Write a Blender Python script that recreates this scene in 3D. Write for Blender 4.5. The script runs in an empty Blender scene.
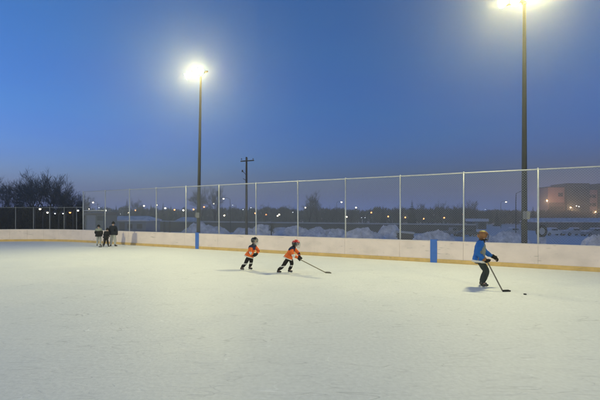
import bpy, bmesh, math, random
from mathutils import Vector, Matrix, noise
R = math.radians
S = bpy.context.scene
COL = S.collection
V = Vector
F, CX, HY, CH = 430.0, 300.0, 215.0, 2.15      # focal length, centre, horizon of the photograph (600 px wide), eye height

def at(px, Y, py=None, Z=None):
    X = (px - CX) / F * Y
    return V((X, Y, CH + (HY - py) / F * Y if py is not None else (Z or 0.0)))

# ------------------------------------------------------------------ materials
def mat(name, col, rough=0.7, metal=0.0, var=0.0, vscale=5.0, bump=0.0, bscale=40.0, emit=None, estr=0.0, col2=None, spec=0.5):
    m = bpy.data.materials.new(name); m.use_nodes = True
    nt = m.node_tree; b = nt.nodes['Principled BSDF']
    b.inputs['Base Color'].default_value = (*col, 1); b.inputs['Roughness'].default_value = rough
    b.inputs['Metallic'].default_value = metal; b.inputs['Specular IOR Level'].default_value = spec
    tc = nt.nodes.new('ShaderNodeTexCoord')
    if var > 0 or col2:
        n = nt.nodes.new('ShaderNodeTexNoise'); n.inputs['Scale'].default_value = vscale
        n.inputs['Detail'].default_value = 6; n.inputs['Roughness'].default_value = 0.65
        nt.links.new(tc.outputs['Object'], n.inputs['Vector'])
        r = nt.nodes.new('ShaderNodeValToRGB')
        c2 = col2 or tuple(min(1, c * (1 + var)) for c in col)
        c1 = col if col2 else tuple(c * (1 - var) for c in col)
        r.color_ramp.elements[0].position = 0.35; r.color_ramp.elements[1].position = 0.65
        r.color_ramp.elements[0].color = (*c1, 1); r.color_ramp.elements[1].color = (*c2, 1)
        nt.links.new(n.outputs['Fac'], r.inputs['Fac']); nt.links.new(r.outputs['Color'], b.inputs['Base Color'])
    if bump > 0:
        n2 = nt.nodes.new('ShaderNodeTexNoise'); n2.inputs['Scale'].default_value = bscale; n2.inputs['Detail'].default_value = 5
        nt.links.new(tc.outputs['Object'], n2.inputs['Vector'])
        bp = nt.nodes.new('ShaderNodeBump'); bp.inputs['Strength'].default_value = bump; bp.inputs['Distance'].default_value = 0.02
        nt.links.new(n2.outputs['Fac'], bp.inputs['Height']); nt.links.new(bp.outputs['Normal'], b.inputs['Normal'])
    if emit:
        b.inputs['Emission Color'].default_value = (*emit, 1); b.inputs['Emission Strength'].default_value = estr
    return m

def lamp_mat(name, col, s):
    m = mat(name, (0.8, 0.8, 0.8), 0.3, emit=col, estr=s)
    m.cycles.emission_sampling = 'NONE'
    return m

M = {}
M['snow'] = mat('trampled_snow', (0.78, 0.69, 0.67), 0.8, var=0.10, vscale=0.6, bump=0.5, bscale=6)  # pink tint stands in for purple sky glow and far city lights
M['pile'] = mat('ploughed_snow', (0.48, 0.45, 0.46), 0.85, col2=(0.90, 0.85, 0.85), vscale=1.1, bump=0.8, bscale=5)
M['board'] = mat('board_white', (0.90, 0.77, 0.71), 0.42, var=0.05, vscale=0.9)
M['kick'] = mat('kick_yellow', (0.74, 0.51, 0.19), 0.5, var=0.10, vscale=3)
M['cap'] = mat('cap_rail_white', (0.76, 0.68, 0.66), 0.45)
M['blue'] = mat('blue_paint', (0.05, 0.17, 0.58), 0.5, var=0.06)
M['galv'] = mat('galvanised_steel', (0.55, 0.57, 0.58), 0.45, metal=0.35, var=0.08, vscale=8)
M['wired'] = mat('dull_wire', (0.10, 0.105, 0.11), 0.6, metal=0.2); M['wire'] = mat('galvanised_wire', (0.64, 0.66, 0.66), 0.6, metal=0.1)
M['pole'] = mat('weathered_pole', (0.022, 0.028, 0.032), 0.6, metal=0.1, var=0.15, vscale=3)
M['wood'] = mat('creosoted_wood', (0.035, 0.030, 0.030), 0.85, var=0.3, vscale=6)
M['dark'] = mat('dark_metal', (0.03, 0.032, 0.035), 0.55)
M['housing'] = mat('lamp_housing', (0.28, 0.28, 0.27), 0.45, metal=0.5)
M['bark'] = mat('dark_bark', (0.040, 0.034, 0.032), 0.9, var=0.3, vscale=4)
M['twig'] = mat('bare_twigs', (0.046, 0.038, 0.036), 0.9)
M['twigp'] = mat('pale_twigs', (0.085, 0.075, 0.070), 0.9)
M['needle'] = mat('spruce_needles', (0.020, 0.030, 0.024), 0.9, var=0.4, vscale=1.2)
M['woods'] = mat('far_woods_green', (0.012, 0.015, 0.010), 0.9, col2=(0.034, 0.034, 0.024), vscale=0.12)
M['hedge'] = mat('hedge_dark', (0.005, 0.006, 0.007), 0.95, var=0.4, vscale=1.5)
M['brick'] = mat('pink_brick', (0.46, 0.27, 0.23), 0.85, var=0.10, vscale=1.5)
M['brickd'] = mat('brown_brick', (0.14, 0.095, 0.085), 0.85, var=0.15, vscale=1.5)
M['glassd'] = mat('dark_glass', (0.02, 0.03, 0.035), 0.15)
M['tower'] = mat('dark_green_cladding', (0.022, 0.040, 0.038), 0.5, var=0.2, vscale=0.7)
M['wallb'] = mat('blue_grey_siding', (0.13, 0.16, 0.24), 0.7, var=0.1)
M['wallt'] = mat('teal_siding', (0.045, 0.075, 0.10), 0.6, var=0.15)
M['walld'] = mat('dark_siding', (0.05, 0.05, 0.058), 0.8, var=0.2, vscale=2)
M['concrete'] = mat('pale_concrete', (0.42, 0.44, 0.48), 0.85, var=0.12, vscale=0.7)
M['rubber'] = mat('black_rubber', (0.012, 0.012, 0.013), 0.85, bump=0.3)
M['bulb_w'] = lamp_mat('white_bulb', (1.0, 0.84, 0.58), 10)
M['bulb_d'] = lamp_mat('dim_bulb', (0.90, 0.95, 1.0), 2.2)
M['bulb_o'] = lamp_mat('orange_bulb', (1.0, 0.36, 0.075), 5.0)
LENS = lambda v: mat('floodlight_lens', (0.8, 0.8, 0.75), 0.3, emit=(1.0, 0.925, 0.47), estr=v)

def scuff(m, dark=.45, sc=(3.0, 3.0, 16.0), lo=.64):
    nt = m.node_tree; b = nt.nodes['Principled BSDF']; L = nt.links.new; N = nt.nodes.new
    tc = N('ShaderNodeTexCoord'); cur = b.inputs['Base Color'].links[0].from_socket
    for k, (scale, lim, d) in enumerate((((1.1, 1.1, 9), lo + .02, dark + .2), ((9, 9, 4), lo + .06, dark + .25), ((.7, .7, 1.3), .48, .88))):
        mp = N('ShaderNodeMapping'); mp.inputs['Scale'].default_value = scale; mp.inputs['Rotation'].default_value = (.15 * k, .2 - .3 * k, .1); L(tc.outputs['Object'], mp.inputs['Vector'])
        n = N('ShaderNodeTexNoise'); n.inputs['Scale'].default_value = 1.6; n.inputs['Detail'].default_value = 3; L(mp.outputs[0], n.inputs['Vector'])
        r = N('ShaderNodeMapRange'); r.inputs['From Min'].default_value = lim; r.inputs['From Max'].default_value = lim + (.07 if k < 2 else .25); L(n.outputs['Fac'], r.inputs['Value'])
        x = N('ShaderNodeMix'); x.data_type = 'RGBA'; x.blend_type = 'MULTIPLY'; x.inputs['B'].default_value = (d, d, d, 1)
        L(r.outputs['Result'], x.inputs['Factor']); L(cur, x.inputs['A']); cur = x.outputs['Result']
    L(cur, b.inputs['Base Color'])
scuff(M['board']); scuff(M['kick'], .55)
def ice_mat():
    m = bpy.data.materials.new('skated_ice'); m.use_nodes = True; nt = m.node_tree; b = nt.nodes['Principled BSDF']
    N = nt.nodes.new; L = nt.links.new
    tc = N('ShaderNodeTexCoord')
    # broad patches of scraped and snowier ice
    n1 = N('ShaderNodeTexNoise'); n1.inputs['Scale'].default_value = 0.45; n1.inputs['Detail'].default_value = 8; n1.inputs['Roughness'].default_value = 0.62
    L(tc.outputs['Object'], n1.inputs['Vector'])
    r1 = N('ShaderNodeValToRGB'); r1.color_ramp.elements[0].position = 0.36; r1.color_ramp.elements[1].position = 0.66
    r1.color_ramp.elements[0].color = (0.695, 0.715, 0.705, 1); r1.color_ramp.elements[1].color = (0.735, 0.75, 0.735, 1)
    L(n1.outputs['Fac'], r1.inputs['Fac'])
    # skate cuts: warped thin lines in several directions
    cur = r1.outputs['Color']
    heights = []
    for k, (ang, sx, sy, th, dark) in enumerate(((12, 0.9, 3.4, 0.013, 0.72), (-38, 0.7, 2.9, 0.012, 0.75), (62, 0.8, 3.1, 0.012, 1.16),
                                                 (-75, 0.9, 4.2, 0.013, 0.80), (28, 1.6, 7.5, 0.018, 0.90), (-58, 1.5, 6.5, 0.016, 1.10), (85, 1.4, 6.8, 0.016, 0.90))):
        mp = N('ShaderNodeMapping'); mp.inputs['Rotation'].default_value = (0, 0, R(ang)); mp.inputs['Scale'].default_value = (sx, sy, 1)
        mp.inputs['Location'].default_value = (k * 7.3, k * 3.1, 0)
        L(tc.outputs['Object'], mp.inputs['Vector'])
        nn = N('ShaderNodeTexNoise'); nn.inputs['Scale'].default_value = 1.0; nn.inputs['Detail'].default_value = 1.0; nn.inputs['Distortion'].default_value = 0.6
        L(mp.outputs['Vector'], nn.inputs['Vector'])
        a = N('ShaderNodeMath'); a.operation = 'SUBTRACT'; a.inputs[1].default_value = 0.5; L(nn.outputs['Fac'], a.inputs[0])
        c = N('ShaderNodeMath'); c.operation = 'ABSOLUTE'; L(a.outputs[0], c.inputs[0])
        mr = N('ShaderNodeMapRange'); mr.inputs['From Min'].default_value = 0.0; mr.inputs['From Max'].default_value = th
        mr.inputs['To Min'].default_value = 1.0; mr.inputs['To Max'].default_value = 0.0
        L(c.outputs[0], mr.inputs['Value'])
        # break the lines up
        bn = N('ShaderNodeTexNoise'); bn.inputs['Scale'].default_value = 0.9 + 0.2 * k; bn.inputs['Detail'].default_value = 3
        L(tc.outputs['Object'], bn.inputs['Vector'])
        br = N('ShaderNodeMapRange'); br.inputs['From Min'].default_value = 0.52; br.inputs['From Max'].default_value = 0.66
        L(bn.outputs['Fac'], br.inputs['Value'])
        mu = N('ShaderNodeMath'); mu.operation = 'MULTIPLY'; L(mr.outputs['Result'], mu.inputs[0]); L(br.outputs['Result'], mu.inputs[1])
        mx = N('ShaderNodeMix'); mx.data_type = 'RGBA'; mx.blend_type = 'MULTIPLY'
        mx.inputs['B'].default_value = (dark, dark, dark * 1.01, 1)
        L(mu.outputs[0], mx.inputs['Factor']); L(cur, mx.inputs['A']); cur = mx.outputs['Result']
        heights.append(mu.outputs[0])
    # fine snow speckle
    n3 = N('ShaderNodeTexNoise'); n3.inputs['Scale'].default_value = 14; n3.inputs['Detail'].default_value = 6
    L(tc.outputs['Object'], n3.inputs['Vector'])
    r3 = N('ShaderNodeMapRange'); r3.inputs['From Min'].default_value = 0.3; r3.inputs['From Max'].default_value = 0.7
    r3.inputs['To Min'].default_value = 0.93; r3.inputs['To Max'].default_value = 1.05
    L(n3.outputs['Fac'], r3.inputs['Value'])
    mx = N('ShaderNodeMix'); mx.data_type = 'RGBA'; mx.blend_type = 'MULTIPLY'; mx.inputs['Factor'].default_value = 1
    L(cur, mx.inputs['A']); L(r3.outputs['Result'], mx.inputs['B']); cur = mx.outputs['Result']
    L(cur, b.inputs['Base Color'])
    # gloss: a little smoother where scraped
    rr = N('ShaderNodeMapRange'); rr.inputs['From Min'].default_value = 0.35; rr.inputs['From Max'].default_value = 0.65
    rr.inputs['To Min'].default_value = 0.56; rr.inputs['To Max'].default_value = 0.66
    L(n1.outputs['Fac'], rr.inputs['Value']); L(rr.outputs['Result'], b.inputs['Roughness'])
    b.inputs['Specular IOR Level'].default_value = 0.55
    ad = heights[0]
    for h in heights[1:]:
        q = N('ShaderNodeMath'); q.operation = 'MAXIMUM'; L(ad, q.inputs[0]); L(h, q.inputs[1]); ad = q.outputs[0]
    q = N('ShaderNodeMath'); q.operation = 'MULTIPLY_ADD'; q.inputs[1].default_value = -0.6; L(ad, q.inputs[0]); L(n3.outputs['Fac'], q.inputs[2])
    bp = N('ShaderNodeBump'); bp.inputs['Strength'].default_value = 0.55; bp.inputs['Distance'].default_value = 0.012
    L(q.outputs[0], bp.inputs['Height']); L(bp.outputs['Normal'], b.inputs['Normal'])
    return m
M['ice'] = ice_mat()

# ------------------------------------------------------------------ mesh helpers
class MB:
    def __init__(s): s.v = []; s.f = []; s.m = []; s.mi = 0
    def add(s, vs, fs):
        o = len(s.v); s.v += [tuple(x) for x in vs]; s.f += [tuple(i + o for i in f) for f in fs]; s.m += [s.mi] * len(fs); return s
    def box(s, c, d, rot=None, taper=1.0):
        c = V(c); hx, hy, hz = d[0] / 2, d[1] / 2, d[2] / 2
        vs = []
        for z in (-1, 1):
            t = taper if z > 0 else 1
            for x, y in ((-1, -1), (1, -1), (1, 1), (-1, 1)):
                p = V((x * hx * t, y * hy * t, z * hz))
                if rot is not None: p = rot @ p
                vs.append(c + p)
        return s.add(vs, [(3, 2, 1, 0), (4, 5, 6, 7), (0, 1, 5, 4), (1, 2, 6, 5), (2, 3, 7, 6), (3, 0, 4, 7)])
    def tube(s, pts, rad, n=8, cap=True):
        pts = [V(p) for p in pts]
        if not isinstance(rad, (list, tuple)): rad = [rad] * len(pts)
        vs = []; fs = []
        t0 = (pts[1] - pts[0]).normalized()
        u = t0.orthogonal().normalized()
        for i, p in enumerate(pts):
            t = (pts[min(i + 1, len(pts) - 1)] - pts[max(i - 1, 0)]).normalized()
            u = (u - t * u.dot(t)).normalized(); w = t.cross(u)
            for k in range(n):
                a = 2 * math.pi * k / n
                vs.append(p + (u * math.cos(a) + w * math.sin(a)) * rad[i])
        for i in range(len(pts) - 1):
            for k in range(n):
                a, b = i * n + k, i * n + (k + 1) % n
                fs.append((a, b, b + n, a + n))
        if cap: fs += [tuple(range(n - 1, -1, -1)), tuple(range((len(pts) - 1) * n, len(pts) * n))]
        return s.add(vs, fs)
    def lathe(s, c, prof, n=16, axis='Z', rot=None):
        c = V(c); vs = []; fs = []
        for r, h in prof:
            for k in range(n):
                a = 2 * math.pi * k / n
                p = V((r * math.cos(a), r * math.sin(a), h))
                if rot is not None: p = rot @ p
                vs.append(c + p)
        for i in range(len(prof) - 1):
            for k in range(n):
                a, b = i * n + k, i * n + (k + 1) % n
                fs.append((a, b, b + n, a + n))
        return s.add(vs, fs)
    def ball(s, c, r, n=10, rot=None):
        if not isinstance(r, (tuple, list)): r = (r, r, r)
        c = V(c); vs = [];  fs = []; m = max(4, n // 2 + 1)
        for i in range(m + 1):
            th = math.pi * i / m
            for k in range(n):
                a = 2 * math.pi * k / n
                p = V((r[0] * math.sin(th) * math.cos(a), r[1] * math.sin(th) * math.sin(a), r[2] * math.cos(th)))
                if rot is not None: p = rot @ p
                vs.append(c + p)
        for i in range(m):
            for k in range(n):
                a, b = i * n + k, i * n + (k + 1) % n
                fs.append((a, a + n, b + n, b))
        return s.add(vs, fs)
    def mesh(s, name, mats, smooth=False):
        me = bpy.data.meshes.new(name); me.from_pydata(s.v, [], s.f)
        for m in (mats if isinstance(mats, (list, tuple)) else [mats]): me.materials.append(m)
        for p, i in zip(me.polygons, s.m): p.material_index = i; p.use_smooth = smooth
        me.update(); return me
    def build(s, name, mats, parent=None, loc=None, smooth=False):
        return link(name, s.mesh(name, mats, smooth), parent, loc)

def link(name, me, parent=None, loc=None):
    o = bpy.data.objects.new(name, me); COL.objects.link(o)
    if parent is not None: o.parent = parent
    if loc is not None: o.location = loc
    return o
def tag(o, label, cat, group=None):
    o['label'] = label; o['category'] = cat
    if group: o['group'] = group
    return o
def thing(name, label, cat, loc=(0, 0, 0), rz=0, group=None):
    o = bpy.data.objects.new(name, None); o.empty_display_size = 0.2; COL.objects.link(o)
    o.location = loc; o.rotation_euler = (0, 0, rz)
    return tag(o, label, cat, group)
def struct(o, kind='structure'): o['kind'] = kind; return o
def frame(z, x=None):
    z = V(z).normalized(); x = V(x) if x is not None else z.orthogonal()
    x = (x - z * x.dot(z)).normalized(); y = z.cross(x)
    return Matrix((x, y, z)).transposed()

# ------------------------------------------------------------------ rink geometry
A = V((-17.2, 33.9, 0)); D = V((0.8495, -0.5276, 0)); NRM = V((0.5276, 0.8495, 0)); BAY = 2.864; RC = 8.5; W_RINK = 30.0; S_END = 52.0
def on(s, n=0, z=0): return A + D * s + NRM * n + V((0, 0, z))
CEN = A - NRM * RC
def arc(th, off=0, z=0): return CEN + (NRM * math.cos(th) - D * math.sin(th)) * (RC + off) + V((0, 0, z))
ANG = math.atan2(D.y, D.x)
BH, FH = 0.99, 4.0

def ground_z(x, y):
    p = V((x, y, 0)) - A
    s, n = p.dot(D), p.dot(NRM)
    d = max(n, -s - RC, -(n + W_RINK), s - S_END, 0)
    t = min(1, max(0, (d - 3) / 45)); t = t * t * (3 - 2 * t)
    z = -0.06 - 1.95 * t
    if d > 1.5: z += 0.10 * t * noise.noise(V((x * 0.09, y * 0.09, 3)))
    far = max(0, d - 260)
    return z + min(far * 0.012, 6)

def build_ground():
    xs = [-3000, -1500, -800, -500, -350] + [-250 + 6 * i for i in range(92)] + [350, 500, 800, 1500, 3000]
    ys = [-3000, -800, -250] + [-60 + 4 * i for i in range(80)] + [300, 360, 450, 600, 900, 1500, 3000]
    vs = [(x, y, ground_z(x, y)) for y in ys for x in xs]; nx = len(xs)
    fs = [(j * nx + i, j * nx + i + 1, (j + 1) * nx + i + 1, (j + 1) * nx + i) for j in range(len(ys) - 1) for i in range(nx - 1)]
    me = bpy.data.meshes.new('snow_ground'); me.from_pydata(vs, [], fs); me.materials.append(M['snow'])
    for p in me.polygons: p.use_smooth = True
    struct(link('snow_ground', me))
build_ground()

pts = [on(0)] + [on(S_END), on(S_END, -W_RINK)] + [on(0, -W_RINK)]
C2 = A - NRM * (W_RINK - RC)
for k in range(1, 17): pts.append(C2 + (-NRM * math.cos(k * math.pi / 32) - D * math.sin(k * math.pi / 32)) * RC)
for k in range(16, 0, -1): pts.append(arc(k * math.pi / 32))
me = bpy.data.meshes.new('ice'); me.from_pydata(pts, [], [tuple(range(len(pts)))[::-1]]); me.materials.append(M['ice'])
if me.polygons[0].normal.z < 0: me.flip_normals()
struct(link('ice', me))

# ------------------------------------------------------------------ boards
boards = thing('rink_boards', 'long low pinkish white rink boards with a yellow kick strip along the ice', 'rink boards', on(0), 0)
O = on(0)
def strip_box(mb, p0, p1, nrm, n0, n1, z0, z1):
    vs = []
    for z in (z0, z1):
        for p, n in ((p0, n0), (p1, n0), (p1, n1), (p0, n1)): vs.append(p + nrm[0 if p is p0 else 1] * n + V((0, 0, z)))
    mb.add(vs, [(3, 2, 1, 0), (4, 5, 6, 7), (0, 1, 5, 4), (1, 2, 6, 5), (2, 3, 7, 6), (3, 0, 4, 7)])
rnd = random.Random(5)
for k in range(0, 18):
    mb = MB(); s0, s1 = k * BAY + 0.004, (k + 1) * BAY - 0.004
    strip_box(mb, on(s0) - O, on(s1) - O, (NRM, NRM), rnd.uniform(0, .006), 0.05, 0.0, BH - 0.045)
    mb.build('board_panel', M['board'], boards)
NA = 10
for k in range(NA):
    mb = MB(); a0, a1 = k * math.pi / 2 / NA + .0006, (k + 1) * math.pi / 2 / NA - .0006
    for q in range(3):
        b0, b1 = a0 + (a1 - a0) * q / 3, a0 + (a1 - a0) * (q + 1) / 3
        strip_box(mb, arc(b0) - O, arc(b1) - O, ((arc(b0) - CEN).normalized(), (arc(b1) - CEN).normalized()), 0, 0.05, 0, BH - 0.045)
    mb.build('board_panel', M['board'], boards)
pe = arc(math.pi / 2)
for k in range(3):
    mb = MB(); q0 = pe - NRM * (k * 3 + .004); q1 = pe - NRM * (k * 3 + 2.996)
    strip_box(mb, q0 - O, q1 - O, (-D, -D), 0, 0.05, 0, BH - 0.045); mb.build('board_panel', M['board'], boards)
path = [(on(18 * BAY - BAY * k / 2), NRM) for k in range(36)] + [(arc(k * math.pi / 2 / 30), (arc(k * math.pi / 2 / 30) - CEN).normalized()) for k in range(31)] + [(pe - NRM * 9, -D)]
mk, mc = MB(), MB()
for (p0, n0), (p1, n1) in zip(path[:-1], path[1:]):
    strip_box(mk, p0 - O, p1 - O, (n0, n1), -0.014, -0.001, 0, 0.17)
    strip_box(mc, p0 - O, p1 - O, (n0, n1), -0.012, 0.075, BH - 0.044, BH)
mk.build('kick_plate', M['kick'], boards); mc.build('cap_rail', M['cap'], boards)
for s in (12.42, 27.22):                                  # the blue line carried up the boards
    mb = MB(); strip_box(mb, on(s) - O, on(s + .30) - O, (NRM, NRM), -0.020, 0.09, 0.0, BH + 0.05); mb.build('blue_line_mark', M['blue'], boards)

# ------------------------------------------------------------------ chain link
def mesh_panel(W, z0, z1, pitch=0.10, r=0.0037):
    mb = MB(); H = z1 - z0
    n = int((W + H) / pitch) + 2
    for sgn in (1, -1):
        for i in range(n):
            c = -H + i * pitch if sgn > 0 else i * pitch
            # x = c + sgn*h
            h0, h1 = 0.0, H
            lo, hi = (-c / sgn, (W - c) / sgn)
            if lo > hi: lo, hi = hi, lo
            h0, h1 = max(h0, lo), min(h1, hi)
            if h1 - h0 < 0.02: continue
            mb.tube([(c + sgn * h0, sgn * r * .8, z0 + h0), (c + sgn * h1, sgn * r * .8, z0 + h1)], r, 3, cap=False)
    return mb
FN = 0.11       # fence stands just outside the boards
fence = thing('chain_link_fence', 'tall straight chain link fence with pale steel posts above the boards', 'fence', on(0, FN), ANG)
panel_me = mesh_panel(BAY - .06, 0.55, FH - .03).mesh('chain_link_panel', M['wire'])
post_me = MB().tube([(0, 0, -0.05), (0, 0, FH)], 0.036, 10).ball((0, 0, FH + .01), 0.045, 8).mesh('fence_post', M['galv'], True)
NB = 17
for k in range(NB + 1):
    link('fence_post', post_me, fence, (k * BAY, 0, 0))
    if k < NB: link('chain_link_panel', panel_me, fence, (k * BAY + .03, 0, 0))
MB().tube([(0, 0, FH - .01), (NB * BAY, 0, FH - .01)], 0.027, 8).build('top_rail', M['galv'], fence, smooth=True)
MB().tube([(0, 0, .62), (NB * BAY, 0, .62)], 0.02, 8).build('bottom_rail', M['galv'], fence, smooth=True)
MB().tube([(0.04, 0, 2.50), (BAY - .04, 0, 2.50)], 0.03, 8).build('gate_header', M['galv'], fence, smooth=True)

low = thing('chain_link_fence', 'low curved chain link fence round the left corner of the rink', 'fence', on(0, FN), 0)
LH = 2.78; ths = [R(5.5 + 9.2 * k) for k in range(10)]; O2 = on(0, FN)
M['galvd'] = mat('dull_galvanised', (.20, .21, .22), .6, metal=.2)
lp = MB().tube([(0, 0, -0.05), (0, 0, LH)], 0.03, 8).ball((0, 0, LH + .01), 0.036, 8).mesh('fence_post', M['galvd'], True)
for t in ths: link('fence_post', lp, low, arc(t, FN) - O2)
MB().tube([on(0, FN, LH - .02) - O2] + [arc(t, FN, LH - .02) - O2 for t in ths], 0.020, 8).build('top_rail', M['galvd'], low, smooth=True)
chord = (arc(ths[1]) - arc(ths[0])).length * (RC + FN) / RC
lpm = mesh_panel(chord - .05, 0.6, LH - .04, r=.0015).mesh('chain_link_panel', M['wired'])
for a, b in zip(ths[:-1], ths[1:]):
    p, q = arc(a, FN) - O2, arc(b, FN) - O2
    o = link('chain_link_panel', lpm, low, p + (q - p).normalized() * .025); o.rotation_euler.z = math.atan2((q - p).y, (q - p).x)

# ------------------------------------------------------------------ rink floodlight poles
def flood_pole(label, base, H, lean=(0, 0), drops=(0, 0, 0, 0), tw=.62, side=1, power=1600, bias=0.08, fan=.8):
    lens_m = LENS(power)
    inw = -NRM * side
    z0 = ground_z(base.x, base.y)
    t = thing('floodlight_pole', label, 'floodlight', (base.x, base.y, z0), 0, 'lit floodlight poles behind the fence')
    top = V((lean[0], lean[1], H - z0))
    MB().tube([(0, 0, 0), top * .35, top * .7, top], [0.125, 0.105, 0.085, 0.065], 14).build('pole', M['pole'], t, smooth=True)
    mb = MB().box((0, 0, .02), (.46, .46, .04)); mb.lathe((0, 0, .04), [(.21, 0), (.21, .10), (.17, .14)], 14)
    for a in (1, -1):
        for b in (1, -1): mb.tube([(a * .18, b * .18, .04), (a * .18, b * .18, .12)], .018, 6)
    mb.build('base_plate', M['dark'], t)
    MB().box((0.0, -.17, 2.2), (.22, .14, .34)).build('junction_box', M['housing'], t)
    cz = top.z - .25
    mb = MB(); c = V((top.x, top.y, cz)) + inw * .12
    rot = Matrix.Rotation(ANG, 3, 'Z')
    mb.box(c, (2 * tw + .2, .09, .09), rot); mb.box(c - inw * .05, (.2, .22, .2), rot)
    mb.build('crossarm', M['dark'], t)
    for k, u in enumerate((-1, -.36, .36, 1)):
        p = c + D * (u * tw) + inw * .55 + V((0, 0, -.12 - drops[k]))
        aim = (inw * (.84 if side > 0 else .93) + D * (fan * u + bias) + V((0, 0, -.54 if side > 0 else -.36))).normalized()
        fr = frame(aim, D)
        # hood: a deep tapered housing opening towards the ice
        mb = MB(); prof = [(.0, -.30), (.09, -.30), (.12, -.20), (.20, -.04), (.22, .07), (.21, .07), (.19, -.02)]
        mb.lathe(p, prof, 20, rot=fr)
        mb.tube([c + D * (u * tw), p - aim * .22 + V((0, 0, .12)), p - aim * .2], .025, 8)
        h = mb.build('lamp_head', M['housing'], t, smooth=True)
        ml = MB(); n = 20
        vs = [p + fr @ V((.185 * math.cos(2 * math.pi * i / n), .185 * math.sin(2 * math.pi * i / n), -.012)) for i in range(n)] + [p + aim * .035]
        ml.add(vs, [(i, (i + 1) % n, n) for i in range(n)])
        ml.build('lens', lens_m, h)
    return t
flood_pole('tall floodlight pole with glowing lamps rising behind the left blue mark on the boards', on(11.75, .9), 11.75, (.18, 0), (.12, 0, .0, 0))
flood_pole('tallest nearest floodlight pole at the right, its glowing lamps at the top edge', on(30.95, .9), 11.5, tw=.78, power=1370, bias=-.5, fan=.45)

# the same rink's poles along the opposite long side, behind the photographer: they light the boards
flood_pole('floodlight pole across the rink from the boards, far to the left of the photographer', on(4, -W_RINK - .9), 11.6, side=-1, power=2700, bias=.25, fan=.4)
flood_pole('floodlight pole across the rink from the boards, behind the photographer', on(58, -W_RINK - .9), 11.6, side=-1, power=3900, bias=-.9, fan=.2)

# ------------------------------------------------------------------ utility pole
b = at(246.5, 46); gz = ground_z(b.x, b.y); t = thing('utility_pole', 'slim dark wooden utility pole with a short crossarm beyond the fence', 'utility pole', (b.x, b.y, gz))
H = 8.35 - gz
MB().tube([(0, 0, 0), (0, 0, H * .5), (0, 0, H)], [.15, .125, .095], 10).build('pole', M['wood'], t, smooth=True)
MB().box((.1, -.12, H - .42), (1.45, .09, .11), Matrix.Rotation(R(-4), 3, 'Y')).build('crossarm', M['wood'], t)
for x in (-.52, .1, .72): MB().lathe((x, -.12, H - .36), [(.02, 0), (.02, .09), (.055, .10), (.055, .15), (.035, .17), (.05, .2), (.0, .22)], 8).build('insulator', M['dark'], t)
MB().tube([(-.06, 0, H - 1.9), (-.4, -.1, H - 1.5)], .03, 6).build('bracket_arm', M['dark'], t)
MB().tube([(-.06, 0, H - 2.5), (-.36, -.1, H - 2.3)], .03, 6).build('bracket_arm', M['dark'], t)
MB().lathe((-.42, -.1, H - 1.62), [(0, 0), (.08, 0), (.08, .22), (0, .24)], 8).build('lightning_arrester', M['dark'], t)

# ------------------------------------------------------------------ vegetation
def bare_tree(seed, H, spread=0.5, twigs=7, lean=0.0):
    """returns trunk mesh builder and crown mesh builder"""
    rn = random.Random(seed); tb, cb = MB(), MB()
    def grow(p, d, L, r, depth):
        n = 3 if depth < 2 else 2
        P = [p]; dd = d.copy()
        for i in range(n):
            dd = (dd + V((rn.gauss(0, .12), rn.gauss(0, .12), rn.gauss(.06, .08)))).normalized()
            P.append(P[-1] + dd * L / n)
        mb = tb if depth < 2 else cb
        mb.tube(P, [r * (1 - .45 * i / n) for i in range(n + 1)], 7 if depth == 0 else (5 if depth < 3 else 3), cap=False)
        if depth >= 4: return
        kids = (6, 5, 5, twigs)[depth]
        for k in range(kids):
            f = rn.uniform(.35 if depth else .32, 1.0) if k else 1.0
            i = min(n - 1, int(f * n)); q = P[i].lerp(P[i + 1], f * n - i) if f < 1 else P[-1]
            ax = dd.orthogonal().normalized(); ax = Matrix.Rotation(rn.uniform(0, 6.283), 3, dd) @ ax
            ang = rn.uniform(.35, .95) * (1 if k else .35)
            nd = (dd * math.cos(ang) + ax * math.sin(ang)); nd.z = nd.z * (1 - spread * .3) + .18
            grow(q, nd.normalized(), L * rn.uniform(.50, .74), max(r * (1 - .45 * f) * rn.uniform(.42, .62), .012), depth + 1)
    grow(V((0, 0, 0)), V((lean, 0, 1)).normalized(), H * .40, H * .021, 0)
    return tb, cb
def spruce(seed, H):
    rn = random.Random(seed); tb, cb = MB(), MB()
    tb.tube([(0, 0, 0), (0, 0, H)], [H * .018, .01], 7)
    z = H * .06
    while z < H * .985:
        rr = (1 - z / H) ** .85 * H * .21 * rn.uniform(.75, 1.15) + .05
        n = int(6 + 12 * (1 - z / H))
        for k in range(n):
            a = rn.uniform(0, 6.283); L = rr * rn.uniform(.7, 1.15); dz = -L * rn.uniform(.25, .5); w = L * rn.uniform(.16, .28) + .04
            d = V((math.cos(a), math.sin(a), 0)); s = V((-d.y, d.x, 0))
            b0 = V((0, 0, z)); tip = b0 + d * L + V((0, 0, dz + L * .12)); mid = b0 + d * L * .55 + V((0, 0, dz * .55))
            cb.add([b0, mid + s * w + V((0, 0, -w * .6)), tip, mid - s * w + V((0, 0, -w * .6)), mid + V((0, 0, w * .25))], [(0, 1, 4), (1, 2, 4), (2, 3, 4), (3, 0, 4)])
        z += H * rn.uniform(.018, .035)
    return tb, cb

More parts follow.
